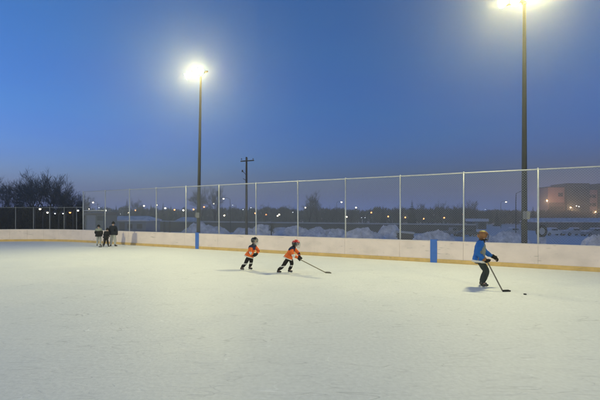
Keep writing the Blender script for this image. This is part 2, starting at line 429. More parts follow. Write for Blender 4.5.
def bay_of(px):
    posts = []
    for k in range(12):
        p = on(k * BAY, FN); posts.append(CX + F * p.x / p.y)
    if px < posts[0]: return -1
    for k in range(11):
        if px < posts[k + 1]: return k
    return 11
ORD = ['gate', 'second', 'third', 'fourth', 'fifth', 'sixth', 'seventh', 'eighth', 'ninth', 'tenth', 'eleventh']
def place(px):
    k = bay_of(px)
    if k < 0: return 'beyond the low curved fence'
    if k == 0: return 'behind the gate bay of the tall fence'
    if k == 11: return 'right of the last visible fence post'
    return 'through the %s tall fence bay' % ORD[k]
def ranked(items, pref):
    """items: (px, noun); gives every item a label that counts it from the left inside its fence bay and noun"""
    out = {}
    groups = {}
    for i, (px, noun) in enumerate(items): groups.setdefault((bay_of(px), noun), []).append((px, i))
    num = ['', 'one', 'two', 'three', 'four', 'five', 'six', 'seven', 'eight', 'nine', 'ten']
    od = ['first', 'second', 'third', 'fourth', 'fifth', 'sixth', 'seventh', 'eighth', 'ninth', 'tenth']
    def cw_(k, n):
        if n == 2: return ('left one of two', 'right one of two')[k]
        if k == 0: return 'leftmost of ' + num[n]
        if k == n - 1: return 'rightmost of ' + num[n]
        if n == 3: return 'middle one of three'
        return '%s of %s from the left' % (od[k], num[n])
    for (b, noun), l in groups.items():
        l.sort()
        for k, (px, i) in enumerate(l):
            out[i] = '%s %s' % (noun, place(px).replace('the last visible fence post', 'the last fence post')) + ('' if len(l) == 1 else ', ' + cw_(k, len(l)))
    return [out[i] for i in range(len(items))]

BT = [bare_tree(s, 10, sp, 8, ln) for s, sp, ln in ((3, .5, 0.02), (11, .8, -.05), (23, .3, .04), (37, .7, 0))]
BTM = [(a.mesh('trunk', M['bark']), b.mesh('crown', M['twig'])) for a, b in BT]
BTP = [(a, b.mesh('crown', M['twigp'])) for (a, _), (_, b) in zip(BTM, BT)]
SP = [spruce(s, 8) for s in (4, 9)]
SPM = [(a.mesh('trunk', M['bark']), b.mesh('crown', M['needle'])) for a, b in SP]
# px, top py, distance, kind (b dark bare, p pale bare, s spruce)
TREES = [(-12, 174, 74, 'b'), (2, 171, 62, 'b'), (14, 174, 76, 'b'), (20, 182, 84, 's'), (25, 173, 70, 'b'), (35, 164, 66, 'b'), (43, 171, 74, 'b'), (54, 171, 70, 'b'), (63, 181, 80, 'b'), (66, 182, 70, 'b'), (71, 187, 90, 'b'), (76, 190, 78, 'b'), 
         (79, 194, 110, 's'), (88, 197, 120, 's'), (116, 205, 140, 's'), (127, 199, 128, 's'), (136, 196, 138, 'b'), (143, 205, 150, 's'), (151, 204, 140, 's'), (163, 203, 150, 's'), (171, 205, 140, 's'),
         (203, 186, 120, 'p'), (214, 184, 112, 'p'), (233, 203, 150, 'b'), (265, 201, 140, 'b'), (284, 203, 150, 'b'), (308, 188, 118, 'b'), (318, 196, 130, 'b'), (333, 204, 150, 'b'),
         (352, 206, 150, 'b'), (383, 205, 160, 's'), (398, 203, 150, 'b'), (412, 200, 140, 's'), (423, 202, 150, 'b'), (442, 199, 135, 'b'), (455, 201, 150, 'b'), (468, 199, 140, 'b'), (479, 206, 150, 'b'), (497, 209, 160, 's'), (516, 209, 160, 'b'), (533, 206, 150, 's')]
noun = {'b': 'dark bare tree', 'p': 'tall pale bare tree', 's': 'dark spruce'}
def tree_noun(t):
    if t[3] != 'b' or t[0] > 80: return noun[t[3]]
    return 'tall dark bare tree' if t[1] < 172.5 else ('middling dark bare tree' if t[1] < 181 else 'low dark bare tree')
labs = ranked([(t[0], tree_noun(t)) for t in TREES], '')
rn = random.Random(8)
for i, (px, py, Y, kd) in enumerate(TREES):
    p = at(px, Y); gz = ground_z(p.x, p.y); top = at(px, Y, py).z
    H = top - gz
    t = thing('spruce_tree' if kd == 's' else 'bare_tree', labs[i], 'tree', (p.x, p.y, gz - .1), rn.uniform(0, 6.28), 'trees standing beyond the rink')
    src = rn.choice(SPM if kd == 's' else (BTP if kd == 'p' else BTM))
    hh = max(v.co.z for v in src[1].vertices)
    wid = rn.uniform(.85, 1.2) if kd != 's' else rn.uniform(.9, 1.3)
    t.scale = (H / hh * wid, H / hh * wid, H / hh)
    for nm, m in zip(('trunk', 'crown'), src): link(nm, m, t)

# far-off wood that reads as one dark mass
def woods():
    rn = random.Random(2); mb = MB()
    def tuft(x, y, z, h, w):
        a = rn.uniform(0, 3.1416); d = V((math.cos(a), math.sin(a), 0)) * w
        l = V((rn.gauss(0, .25) * h, rn.gauss(0, .25) * h, h))
        mb.add([V((x, y, z)) - d, V((x, y, z)) + d, V((x, y, z)) + l], [(0, 1, 2)])
    for k in range(950):
        px = rn.uniform(-170, 800); Y = rn.uniform(185, 230); p = at(px, Y)
        g = ground_z(p.x, p.y)
        topz = CH + (HY - (207.5 + 3.2 * noise.noise(V((px * .035, 1, 0))) + 2.0 * noise.noise(V((px * .15, 7, 0))))) / F * Y
        if px > 470: topz -= 1.2
        H = max(3.5, topz - g + rn.uniform(-1.2, .6)); wd = rn.uniform(1.6, 3.4)
        for q in range(85):
            u = rn.random() ** .8
            rr = wd * math.sqrt(max(.05, 1 - (u - .25) ** 2 * 1.5)) * math.sqrt(rn.random()); an = rn.uniform(0, 6.283)
            tuft(p.x + rr * math.cos(an), p.y + rr * math.sin(an), g + u * H * .82, rn.uniform(.7, 1.9), rn.uniform(.12, .42))
    return mb.build('far_woods', M['woods'])
w = struct(woods(), 'stuff'); tag(w, 'long dark mass of far woods along the horizon behind the street lights', 'woods')

def hedge(name, label, px0, px1, Y, top, seed, n, mt):
    rn = random.Random(seed); mb = MB(); c = at((px0 + px1) / 2, Y); gz = ground_z(c.x, c.y)
    for q in range(n):
        px = rn.uniform(px0, px1); yy = Y + rn.uniform(-1.2, 1.2); p = at(px, yy)
        H = (top + .7 * noise.noise(V((px * .08, 3, 1)))) - gz
        z = rn.random() * H * .9; a = rn.uniform(0, 6.28); w = rn.uniform(.06, .2); d = V((math.cos(a), math.sin(a), 0)) * w
        q0 = V((p.x - c.x, p.y - c.y, z))
        mb.add([q0 - d, q0 + d, q0 + V((rn.gauss(0, .25), rn.gauss(0, .25), rn.uniform(.3, .75)))], [(0, 1, 2)])
    o = mb.build(name, mt, None, (c.x, c.y, gz)); tag(o, label, 'hedge'); return o
hedge('hedge', 'tall dense black hedge behind the low curved fence at left', -30, 84, 52, 2.9, 3, 26000, M['hedge'])
hedge('hedge', 'ragged dark thicket under the bare trees, behind the dense black hedge', -40, 80, 64, 3.2, 9, 15000, M['hedge'])

# ------------------------------------------------------------------ snow piles, barrier, far objects
def pile(px, Y, wpx, toppy, seed, label, depth=.8):
    rn = random.Random(seed); c = at(px, Y); gz = ground_z(c.x, c.y); rx = wpx / F * Y / 2; h = at(px, Y, toppy).z - gz; ry = rx * depth
    n = 34; vs = []; fs = []; off = V((seed * 3.7, seed * 1.3, 0))
    for i in range(n + 1):
        r = i / n
        for k in range(72):
            a = k * math.pi / 36; x, y = rx * r * math.cos(a), ry * r * math.sin(a)
            q = V((x, y, 0)) * .9 + off
            prof = (1 - r ** 2.6) ** .9
            z = h * prof * (.78 + .42 * noise.noise(q * .5)) + prof * .40 * noise.noise(q * 1.2) + prof ** .5 * .62 * (.42 - abs(noise.noise(q * 1.7))) + prof ** .5 * .30 * (.4 - abs(noise.noise(q * 4.1))) + prof * .12 * noise.noise(q * 7.1) - .3 * r ** 4
            vs.append((x + .15 * noise.noise(q * 2.1), y, z))
    for i in range(n):
        for k in range(72):
            a, b = i * 72 + k, i * 72 + (k + 1) % 72
            fs.append((a, a + 72, b + 72, b))
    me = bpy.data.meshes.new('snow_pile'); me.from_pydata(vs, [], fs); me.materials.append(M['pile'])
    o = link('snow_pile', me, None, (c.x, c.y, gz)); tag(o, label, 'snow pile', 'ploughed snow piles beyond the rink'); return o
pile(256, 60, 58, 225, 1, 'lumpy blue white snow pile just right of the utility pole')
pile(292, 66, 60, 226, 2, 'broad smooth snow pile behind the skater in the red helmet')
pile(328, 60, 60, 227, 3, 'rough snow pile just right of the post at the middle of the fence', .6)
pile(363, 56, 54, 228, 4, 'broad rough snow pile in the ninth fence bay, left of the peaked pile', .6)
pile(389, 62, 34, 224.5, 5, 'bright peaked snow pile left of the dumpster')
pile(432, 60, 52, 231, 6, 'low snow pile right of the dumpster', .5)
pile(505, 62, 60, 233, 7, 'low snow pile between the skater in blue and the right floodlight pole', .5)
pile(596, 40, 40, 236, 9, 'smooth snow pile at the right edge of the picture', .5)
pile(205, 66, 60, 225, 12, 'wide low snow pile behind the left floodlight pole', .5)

def barrier(px0, px1, Y0, Y1, py0, py1):
    p, q = at(px0, Y0), at(px1, Y1); mb, mr = MB(), MB(); n = 30; o = p.copy(); o.z = ground_z(p.x, p.y)
    d = (q - p).normalized(); nn = V((-d.y, d.x, 0))
    t = thing('guard_wall', 'long low pale guard wall across the snowy field', 'wall', o)
    zt = lambda f: CH + (HY - (py0 + (py1 - py0) * f)) / F * (Y0 + (Y1 - Y0) * f) - o.z
    for k in range(n):
        f0, f1 = k / n, (k + 1) / n
        for m_, z0, z1, th in ((mb, None, .28, .12), (mr, .28, 0, .2)):
            a, b2 = p.lerp(q, f0) - o, p.lerp(q, f1) - o; a.z = b2.z = 0
            lo0, lo1 = (-.5, -.5) if z0 is None else (zt(f0) - .30, zt(f1) - .30); hi0, hi1 = zt(f0) - z1, zt(f1) - z1
            vs = [a - nn * th + V((0, 0, lo0)), b2 - nn * th + V((0, 0, lo1)), b2 + nn * th + V((0, 0, lo1)), a + nn * th + V((0, 0, lo0)),
                  a - nn * th + V((0, 0, hi0)), b2 - nn * th + V((0, 0, hi1)), b2 + nn * th + V((0, 0, hi1)), a + nn * th + V((0, 0, hi0))]
            m_.add(vs, [(3, 2, 1, 0), (4, 5, 6, 7), (0, 1, 5, 4), (1, 2, 6, 5), (2, 3, 7, 6), (3, 0, 4, 7)])
    mb.build('wall', M['walld'], t); mr.build('snowy_coping', M['concrete'], t)
barrier(140, 476, 108, 96, 220.3, 224)

# buildings --------------------------------------------------------
def windows(parent, x0, x1, z0, dz, rows, cols, w, h, y, mfrm, rn):
    for r in range(rows):
        for c in range(cols):
            x = x0 + (x1 - x0) * (c + .5) / cols; z = z0 + dz * r
            fr = MB().box((x, y - .03, z), (w + .2, .12, h + .2)).build('window', mfrm, parent)
            MB().box((x, y - .10, z), (w, .05, h)).build('pane', M['glassd'], fr)
def big_building():
    Y = 215; x0 = at(541, Y).x; c = V((x0, Y, ground_z(x0, Y)))
    b = thing('brick_building', 'large pinkish brick building with dark stair towers at the right', 'building', c)
    Hn = at(0, Y, 187.5).z - c.z; k = Y / F
    MB().box((25.5 * k, 4.5, Hn / 2), (37 * k, 9, Hn)).build('wall', M['brick'], b)
    MB().box((25.5 * k, 4.4, Hn + .2), (37 * k + .5, 9.6, .4)).build('roof', M['walld'], b)
    MB().box((15.2 * k, -.25, (Hn - 7.5) / 2), (15 * k, .5, Hn - 7.5)).build('lower_wall', M['brickd'], b)
    for xa, xb in ((23.5, 46), (57, 80)):
        mb = MB(); Ht = at(0, Y, 183.5).z - c.z
        mb.box(((xa + xb) / 2 * k, 5, Ht / 2), ((xb - xa) * k, 14, Ht)); tw = mb.build('stair_tower', M['tower'], b)
        for z in range(3): MB().box(((xa + xb) / 2 * k + rnd.uniform(-3, 3), -2.05, Ht - 4 - z * 4.4), (2.4, .1, 1.5)).build('pane', M['glassd'], tw)
    MB().box((66 * k, 9, Hn / 2 - .6), (44 * k, 17, Hn - 1.2)).build('wing', M['brick'], b)
    windows(b, 16 * k, 23 * k, Hn - 3.6, -4, 1, 1, 2.2, 1.7, 0, M['brickd'], rnd)
    windows(b, 8.5 * k, 22 * k, Hn - 10.2, -3.8, 2, 4, 1.5, 1.4, -.5, M['brickd'], rnd)
    windows(b, 47 * k, 56 * k, Hn - 4.4, -4.2, 3, 2, 1.7, 1.5, .5, M['brickd'], rnd)
big_building()

def gable_house(name, label, px0, px1, Y, eave_py, ridge_py, depth, wallm, hip=0.25, cat='building', roofm=None):
    a, b2 = at(px0, Y), at(px1, Y); c = (a + b2) / 2; gz = ground_z(c.x, c.y); w = b2.x - a.x
    o = thing(name, label, cat, (c.x, c.y, gz))
    ze = at(0, Y, eave_py).z - gz; zr = at(0, Y + depth / 2, ridge_py).z - gz
    MB().box((0, depth / 2, ze / 2), (w - .5, depth - .5, ze)).build('wall', wallm, o)
    hx = w / 2
    r = hx * (1 - hip)
    vs = [(-hx, 0, ze), (hx, 0, ze), (hx, depth, ze), (-hx, depth, ze), (-r, depth / 2, zr), (r, depth / 2, zr)]
    vs += [(x, y, z - .22) for x, y, z in vs[:4]]
    MB().add(vs, [(0, 1, 5, 4), (2, 3, 4, 5), (1, 2, 5), (3, 0, 4), (6, 7, 1, 0), (7, 8, 2, 1), (8, 9, 3, 2), (9, 6, 0, 3), (9, 8, 7, 6)]).build('roof' if roofm else 'snowy_roof', roofm or M['pile'], o)
    return o, w, ze
o, w, ze = gable_house('low_house', 'low house with a pale snow covered roof behind the standing man', 103, 147, 74, 220, 216, 8, M['wallb'], .3)
for x in (-.25, .1, .32): MB().box((w * x, .22, ze * .55), (.9, .1, .8)).build('window', M['glassd'], o)
MB().box((-w * .08, .21, 1.0), (.9, .08, 2.0)).build('door', M['walld'], o)
o, w, ze = gable_house('low_house', 'small house with a snowy roof left of the left floodlight pole', 174, 194, 112, 221, 217.2, 8, M['walld'], .35)
MB().box((w * .2, .22, ze * .6), (1, .1, .9)).build('window', M['glassd'], o)
MB().box((-w * .2, .21, 1.0), (.95, .08, 2.0)).build('door', M['wallb'], o)
# dark teal hut behind the gate bay
o, w, ze = gable_house('hut', 'dark teal hut standing behind the gate bay', 82, 104.5, 46, 213.2, 211.9, 4, M['wallt'], .0, 'hut', roofm=M['walld'])
MB().box((-.3, .21, 1.3), (.9, .08, 2.1)).build('door', M['wallb'], o)
MB().box((.65, .21, 1.9), (.6, .08, .5)).build('window', M['glassd'], o)
# long shed at right
o, w, ze = gable_house('long_shed', 'long dark shed with a thick pale snow roof below the brick building', 537, 640, 112, 221.6, 218, 9, M['walld'], .02, 'shed')
for x in (-.34, -.1, .14, .38): MB().box((w * x, .2, 1.2), (2.6, .1, 2.2)).build('door', M['brickd'], o)
# flat canopy building
p = at(480, 125); gz = ground_z(p.x, p.y); o = thing('flat_building', 'small flat building with a bright white fascia above the skater in blue', 'building', (p.x, p.y, gz))
zt = at(0, 125, 218.8).z - gz
MB().box((0, 2.5, (zt - .8) / 2), (4.2, 4, zt - .8)).build('wall', M['walld'], o)
MB().box((0, 2.2, zt - .4), (4.9, 5, .8)).build('fascia', mat('white_fascia', (.72, .74, .78), .6), o)
MB().box((-.8, .45, 1.0), (.9, .1, 2.0)).build('door', M['wallb'], o)
MB().box((.9, .45, 1.3), (1.2, .1, .8)).build('window', M['glassd'], o)

# dumpster
p = at(405, 49); gz = ground_z(p.x, p.y); o = thing('dumpster', 'dark steel dumpster with pale lid in the tenth fence bay', 'dumpster', (p.x, p.y, gz), R(-12))
ztop = at(0, 49, 231).z - gz
vs = []
for z, wx, wy in ((.12, .72, .5), (ztop - .25, .95, .7)):
    for x, y in ((-1, -1), (1, -1), (1, 1), (-1, 1)): vs.append((x * wx, y * wy, z))
MB().add(vs, [(3, 2, 1, 0), (4, 5, 6, 7), (0, 1, 5, 4), (1, 2, 6, 5), (2, 3, 7, 6), (3, 0, 4, 7)]).build('body', M['walld'], o)
MB().box((0, 0, ztop - .14), (2.05, 1.55, .2), Matrix.Rotation(R(5), 3, 'Y')).build('lid', M['concrete'], o)
for x in (-.98, .98): MB().box((x * .96, 0, ztop * .55), (.1, .7, .16)).build('lifting_sleeve', M['dark'], o)
# post signs / two dark posts (frame) near the left pole
p = at(167.5, 60); gz = ground_z(p.x, p.y); o = thing('sign_frame', 'two dark posts joined by a low rail left of the left floodlight pole', 'post frame', (p.x, p.y, gz))
ztop = at(0, 60, 221.5).z - gz
for x in (-.42, .34): MB().box((x, 0, ztop / 2), (.2, .16, ztop)).build('post', M['dark'], o)
MB().box((-.04, 0, .35), (.54, .08, .14)).build('rail', M['dark'], o)
# bush on the snow pile
def bush(px, Y, h, label, seed):
    rn = random.Random(seed); p = at(px, Y, 236); mb = MB(); cb = MB()
    for k in range(6):
        a = rn.uniform(0, 6.28); q = V((.28 * math.cos(a), .2 * math.sin(a), h * rn.uniform(.6, 1)))
        mb.tube([(0, 0, -.4), q * .5 + V((0, 0, .1)), q], [.04, .025, .012], 5, False)
        for j in range(40):
            b0 = q * rn.uniform(.3, 1) + V((rn.gauss(0, .13), rn.gauss(0, .13), rn.gauss(0, .1)))
            a = rn.uniform(0, 6.28); d = V((math.cos(a), math.sin(a), rn.uniform(-.3, .6))) * rn.uniform(.06, .16)
            cb.add([b0, b0 + d + V((0, 0, .05)), b0 + d * .6 + V((0, 0, .13))], [(0, 1, 2)])
    o = thing('bush', label, 'bush', p); mb.build('stem', M['bark'], o); cb.build('foliage', M['hedge'], o)
bush(271, 50, 1.5, 'small dark bush on the snow slope between the two orange players', 3)
# big tyre
p = at(541.5, 62); gz = ground_z(p.x, p.y); o = thing('tractor_tyre', 'big black tyre standing upright beside the last fence post', 'tyre', (p.x, p.y, gz), R(14))
rad = 6.0 / F * 62; zc = at(0, 62, 231.2).z - gz
rot = frame((0, 1, 0), (1, 0, 0))
prof = [(rad * .62, -.18), (rad * .70, -.24), (rad * .93, -.23), (rad, -.15), (rad, .15), (rad * .93, .23), (rad * .70, .24), (rad * .62, .18), (rad * .62, -.18)]
tb = MB().lathe((0, 0, zc), prof, 32, rot=rot)
for k in range(24):
    a = k * 2 * math.pi / 24; tb.box((rad * math.cos(a), 0, zc + rad * math.sin(a)), (.06, .34, .07), Matrix.Rotation(-a, 3, 'Y'))
tb.build('tread', M['rubber'], o)
MB().lathe((0, 0, zc), [(rad * .60, -.10), (rad * .60, .10)], 28, rot=rot).lathe((0, 0, zc), [(rad * .60, .0), (rad * .45, .03), (.0, .03)], 28, rot=rot).build('rim', M['galv'], o)
MB().box((0, 0, (zc - rad) / 2 - .1), (.9, .8, max(.2, zc - rad + .25))).build('snow_base', M['pile'], o)

# parked vehicles -----------------------------------------------------
def vehicle(name, label, px, Y, rz, body, L=4.5, kind='car', snow=False):
    p = at(px, Y); gz = ground_z(p.x, p.y)
    t = thing(name, label, 'van' if kind == 'van' else ('pickup' if kind == 'pickup' else 'car'), (p.x, p.y, gz), rz, 'vehicles parked in the snow')
    W = 1.8; h = L / 2
    if kind == 'car': out = [(-h, .35), (-h, .85), (-h * .9, .95), (-h * .62, 1.0), (-h * .35, 1.45), (h * .15, 1.48), (h * .45, 1.02), (h * .92, .85), (h, .65), (h, .35)]
    elif kind == 'van': out = [(-h, .35), (-h, 1.85), (-h * .9, 1.95), (h * .35, 1.95), (h * .65, 1.15), (h * .95, .95), (h, .7), (h, .35)]
    else: out = [(-h, .45), (-h, 1.05), (-h * .18, 1.05), (-h * .14, 1.7), (h * .3, 1.72), (h * .5, 1.15), (h * .95, 1.05), (h, .8), (h, .45)]
    n = len(out); mb = MB(); vs = []
    for sgn in (-1, 1):
        for x, z in out: vs.append((x, sgn * W / 2 * (1 if z < 1.1 else .86), z))
    fs = [tuple(range(n))[::-1] if False else tuple(range(n)), tuple(range(2 * n - 1, n - 1, -1))] + [(i, i + n, (i + 1) % n + n, (i + 1) % n) for i in range(n)]
    mb.add(vs, fs); mb.build('body', body, t)
    gz0, gz1 = (1.08, 1.38) if kind != 'van' else (1.2, 1.7)
    if kind == 'pickup': gz0, gz1 = 1.15, 1.6
    xr = {'car': (-h * .36, h * .2), 'van': (-h * .8, h * .38), 'pickup': (-h * .12, h * .3)}[kind]
    for sgn in (-1, 1):
        MB().box(((xr[0] + xr[1]) / 2, sgn * W / 2 * .93, (gz0 + gz1) / 2), (xr[1] - xr[0], .06, gz1 - gz0), Matrix.Rotation(sgn * .22, 3, 'X')).build('side_window', M['glassd'], t)
        for x in (-h * .62, h * .62):
            wr = frame((0, 1, 0), (1, 0, 0))
            wh = MB().lathe((x, sgn * W / 2 * .93, .33), [(0, -.11), (.2, -.11), (.33, -.09), (.33, .09), (.2, .11), (0, .11)], 16, rot=wr).build('wheel', M['rubber'], t)
            MB().lathe((x, sgn * (W / 2 * .93 + .115), .33), [(0, 0), (.19, 0)], 12, rot=wr).build('rim', M['housing'], wh)
        MB().box((h + .005, sgn * .6, .72), (.05, .32, .14)).build('headlight', M['concrete'], t)
    if snow:
        sm = MB()
        for x0, x1, z in ((h * .42, h * .95, 1.0), (-h * .38, h * .18, 1.5)) if kind != 'van' else ((-h * .92, h * .36, 1.97),):
            sm.box(((x0 + x1) / 2, 0, z + .03), (x1 - x0, W * .86, .26), taper=.82)
        sm.build('snow_cover', M['pile'], t)
    return t
cw = mat('white_car_paint', (.62, .63, .66), .35); cd = mat('dark_car_paint', (.05, .06, .065), .3); cg = mat('grey_car_paint', (.22, .23, .25), .35); cs = mat('silver_paint', (.42, .44, .48), .35)
vehicle('pickup_truck', 'grey pickup parked in the snow left of the dark car', 452, 86, R(8), cg, 3.6, 'pickup', False)
vehicle('parked_car', 'dark green car parked low in the snow behind the eleventh fence bay', 466, 84, R(186), cd, 4.3, 'car', False)
vehicle('parked_car', 'snow topped silver car parked left of the right floodlight pole', 514, 88, R(5), cs, 4.4, 'car', True)
vehicle('parked_car', 'white car under thick snow by the long shed, right of the big tyre', 553, 88, R(3), cw, 4.3, 'car', True)
vehicle('parked_car', 'silver car under thick snow by the long shed, middle of the three there', 573, 87, R(184), cs, 4.4, 'car', True)
vehicle('parked_car', 'grey car under thick snow at the right edge by the long shed', 594, 84, R(180), cg, 4.3, 'car', True)

# street lights -----------------------------------------------------
LAMPS = [(40, 209, 'w'), (47.5, 212.5, 'w'), (55, 213.5, 'd'), (63, 213.5, 'd'), (70, 212.5, 'o'), (78, 210.5, 'w'), 
         (93, 202.5, 'w'), (86.5, 207, 'd'), (88.7, 209.2, 'w'), (99, 207.5, 'd'), (105.5, 210.5, 'w'), (112.5, 213.5, 'w'), (120, 213.8, 'd'), (128.5, 213, 'w'), (135.5, 210.3, 'o'), (118.5, 220, 'd'),
         (144, 206, 'w'), (156.5, 205.2, 'w'), (165.3, 208.2, 'w'), (174.5, 209.8, 'o'), (183.3, 210.3, 'w'), (193.5, 209.5, 'o'), (204, 207, 'o'), (214, 203.5, 'w'), (223.5, 198.5, 'w'), (224.3, 215.5, 'w'),
         (232.5, 205, 'd'), (243, 209.4, 'd'), (251, 207.5, 'd'), (255.3, 213.2, 'o'), (266.3, 214.7, 'o'), (277.7, 215.8, 'w'), (279.3, 214.5, 'w'), (292.8, 212.2, 'd'), (305.4, 207.5, 'w'),
         (341.5, 202, 'w'), (356, 207.6, 'w'), (346.8, 216.8, 'w'), (361.5, 217.5, 'd'), (365, 217.5, 'd'), (371.4, 212.6, 'o'), (388.2, 216.5, 'o'), (405.3, 217.4, 'o'), (423.6, 218.8, 'o'),
         (444.2, 217.8, 'o'), (463.4, 214.5, 'o'), (485.3, 209.2, 'd'), (506, 201.8, 'w'), (525.4, 192.6, 'o'),
         (547, 200.2, 'o'), (570.7, 207.3, 'o'), (576.5, 206, 'd'), (579, 206.5, 'd'), (595.5, 211.8, 'o')]
nl = {'w': 'bright white street light', 'd': 'faint pale street light', 'o': 'warm orange street light'}
ll = ranked([(l[0], nl[l[2]]) for l in LAMPS], '')
rn = random.Random(4)
for i, (px, py, cc) in enumerate(LAMPS):
    Y = 178 if py > 206.5 else max(60, (6.4 - CH) * F / (HY - py))
    Y -= (i % 5) * 2.5
    if px > 540: Y = 203 - (i % 3)
    if px == 525.4: Y = 70
    if px < 80: Y = 49.5
    p = at(px, Y, py); gz = ground_z(p.x, p.y); H = p.z - gz
    s = 1 if rn.random() < .5 else -1; al = min(1.6, H * .2)
    t = thing('street_light', ll[i], 'street light', (p.x - s * al, p.y, gz), 0, 'street lights beyond the rink')
    MB().tube([(0, 0, 0), (0, 0, H * .8), (s * .05, 0, H * .98), (s * al * .5, 0, H + .22), (s * al, 0, H + .2)], [.09, .07, .055, .045, .04], 6).build('pole', M['dark'], t, smooth=True)
    h = MB().lathe((s * al, 0, H), [(.05, .28), (.12, .24), (.24, .08), (.25, .04)], 10).build('lamp_hood', M['dark'], t, smooth=True)
    rb = (.26 if cc != 'd' else .19) * Y / 175 * 1.15 + .02
    MB().ball((s * al, 0, H), (rb, rb, rb * .9), 8).build('bulb', M['bulb_' + cc], h, smooth=True)
    if px > 540 and cc == 'o':                       # these three visibly light the brick building behind them
        pl = bpy.data.lights.new('street_lamp_glow', 'POINT'); pl.energy = 2600; pl.color = (1, .62, .34); pl.shadow_soft_size = .3
        po = bpy.data.objects.new('street_lamp_glow', pl); COL.objects.link(po); po.location = (p.x, p.y, p.z - .5)

# ------------------------------------------------------------------ people
class SK:
    def __init__(s): s.p = []; s.r = []; s.e = []; s.root = []
    def add(s, p, r, par=None):
        s.p.append(V(p)); s.r.append(r); i = len(s.p) - 1
        if par is None: s.root.append(i)
        else: s.e.append((par, i))
        return i
    def chain(s, ps, rs, par=None):
        for p, r in zip(ps, rs): par = s.add(p, r, par)
        return par
    def mesh(s, lv=1):
        me = bpy.data.meshes.new('tmp'); me.from_pydata(s.p, s.e, [])
        o = bpy.data.objects.new('tmp', me); COL.objects.link(o)
        sm = o.modifiers.new('s', 'SKIN'); sm.use_smooth_shade = True
        for i, d in enumerate(me.skin_vertices[0].data):
            r = s.r[i]; d.radius = r if isinstance(r, tuple) else (r, r); d.use_root = i in s.root
        if lv:
            sb = o.modifiers.new('b', 'SUBSURF'); sb.levels = lv; sb.render_levels = lv
        dg = bpy.context.evaluated_depsgraph_get(); dg.update()
        out = bpy.data.meshes.new_from_object(o.evaluated_get(dg))
        bpy.data.objects.remove(o); bpy.data.meshes.remove(me)
        out.materials.clear()
        for p in out.polygons: p.use_smooth = True
        return out
def merge(name, mesh, mb, mats, paint=None, base=0, folds=0.0):
    """skin mesh + extra builder geometry as one mesh; paint(face centre) -> material index"""
    vs = [v.co.copy() for v in mesh.vertices]; fs = [tuple(p.vertices) for p in mesh.polygons]; ms = [base] * len(fs)
    if mb is not None:
        o = len(vs); vs += [V(v) for v in mb.v]; fs += [tuple(i + o for i in f) for f in mb.f]; ms += list(mb.m)
    nm = bpy.data.meshes.new(name); nm.from_pydata(vs, [], fs)
    for m in mats: nm.materials.append(m)
    for p, i in zip(nm.polygons, ms):
        p.material_index = paint(p.center) if paint else i; p.use_smooth = True
    nm.update()
    if folds:
        ns = [v.normal.copy() for v in nm.vertices]
        for v, n in zip(nm.vertices, ns):
            c = v.co; w = noise.noise(V((c.x * 9, c.y * 9, c.z * 5.5))) + .6 * (abs(noise.noise(V((c.x * 15, c.y * 15, c.z * 22 + c.x * 8)))) - .2)
            v.co = c + n * folds * w
        nm.update()
    bpy.data.meshes.remove(mesh); return nm

M['skin'] = mat('skin', (.50, .32, .24), .55); M['eye'] = mat('eye_dark', (.02, .015, .012), .3); M['lip'] = mat('lips', (.36, .16, .13), .5)
def fab(n, c, **k): return mat(n, c, .85, bump=.35, bscale=60, var=.08, vscale=14, spec=.2, **k)
M['navy'] = fab('navy_cloth', (.018, .025, .07)); M['orange'] = fab('orange_cloth', (.80, .165, .035)); M['white'] = fab('white_cloth', (.70, .69, .66))
M['blackc'] = fab('black_cloth', (.014, .014, .016)); M['royal'] = fab('royal_blue_cloth', (.02, .13, .46)); M['greyc'] = fab('grey_cloth', (.23, .25, .23))
M['pants_g'] = fab('dark_green_grey_cloth', (.035, .045, .045)); M['pale'] = fab('pale_grey_cloth', (.42, .43, .42)); M['jack'] = fab('dark_navy_jacket', (.014, .018, .030))
M['shell'] = mat('black_helmet', (.012, .012, .014), .3); M['red'] = mat('red_helmet', (.50, .03, .02), .35); M['tan'] = mat('tan_brown_helmet', (.24, .105, .035), .6, var=.25, vscale=14)
M['steel'] = mat('skate_steel', (.45, .45, .47), .5, metal=.3); M['shaft'] = mat('stick_shaft', (.16, .14, .11), .5); M['tape'] = mat('black_tape', (.015, .015, .016), .9)
M['wshell'] = mat('white_plastic', (.62, .62, .60), .4); M['brownhair'] = mat('brown_hair', (.13, .06, .025), .7, var=.2, vscale=30); M['hair'] = mat('dark_hair', (.03, .02, .014), .7)

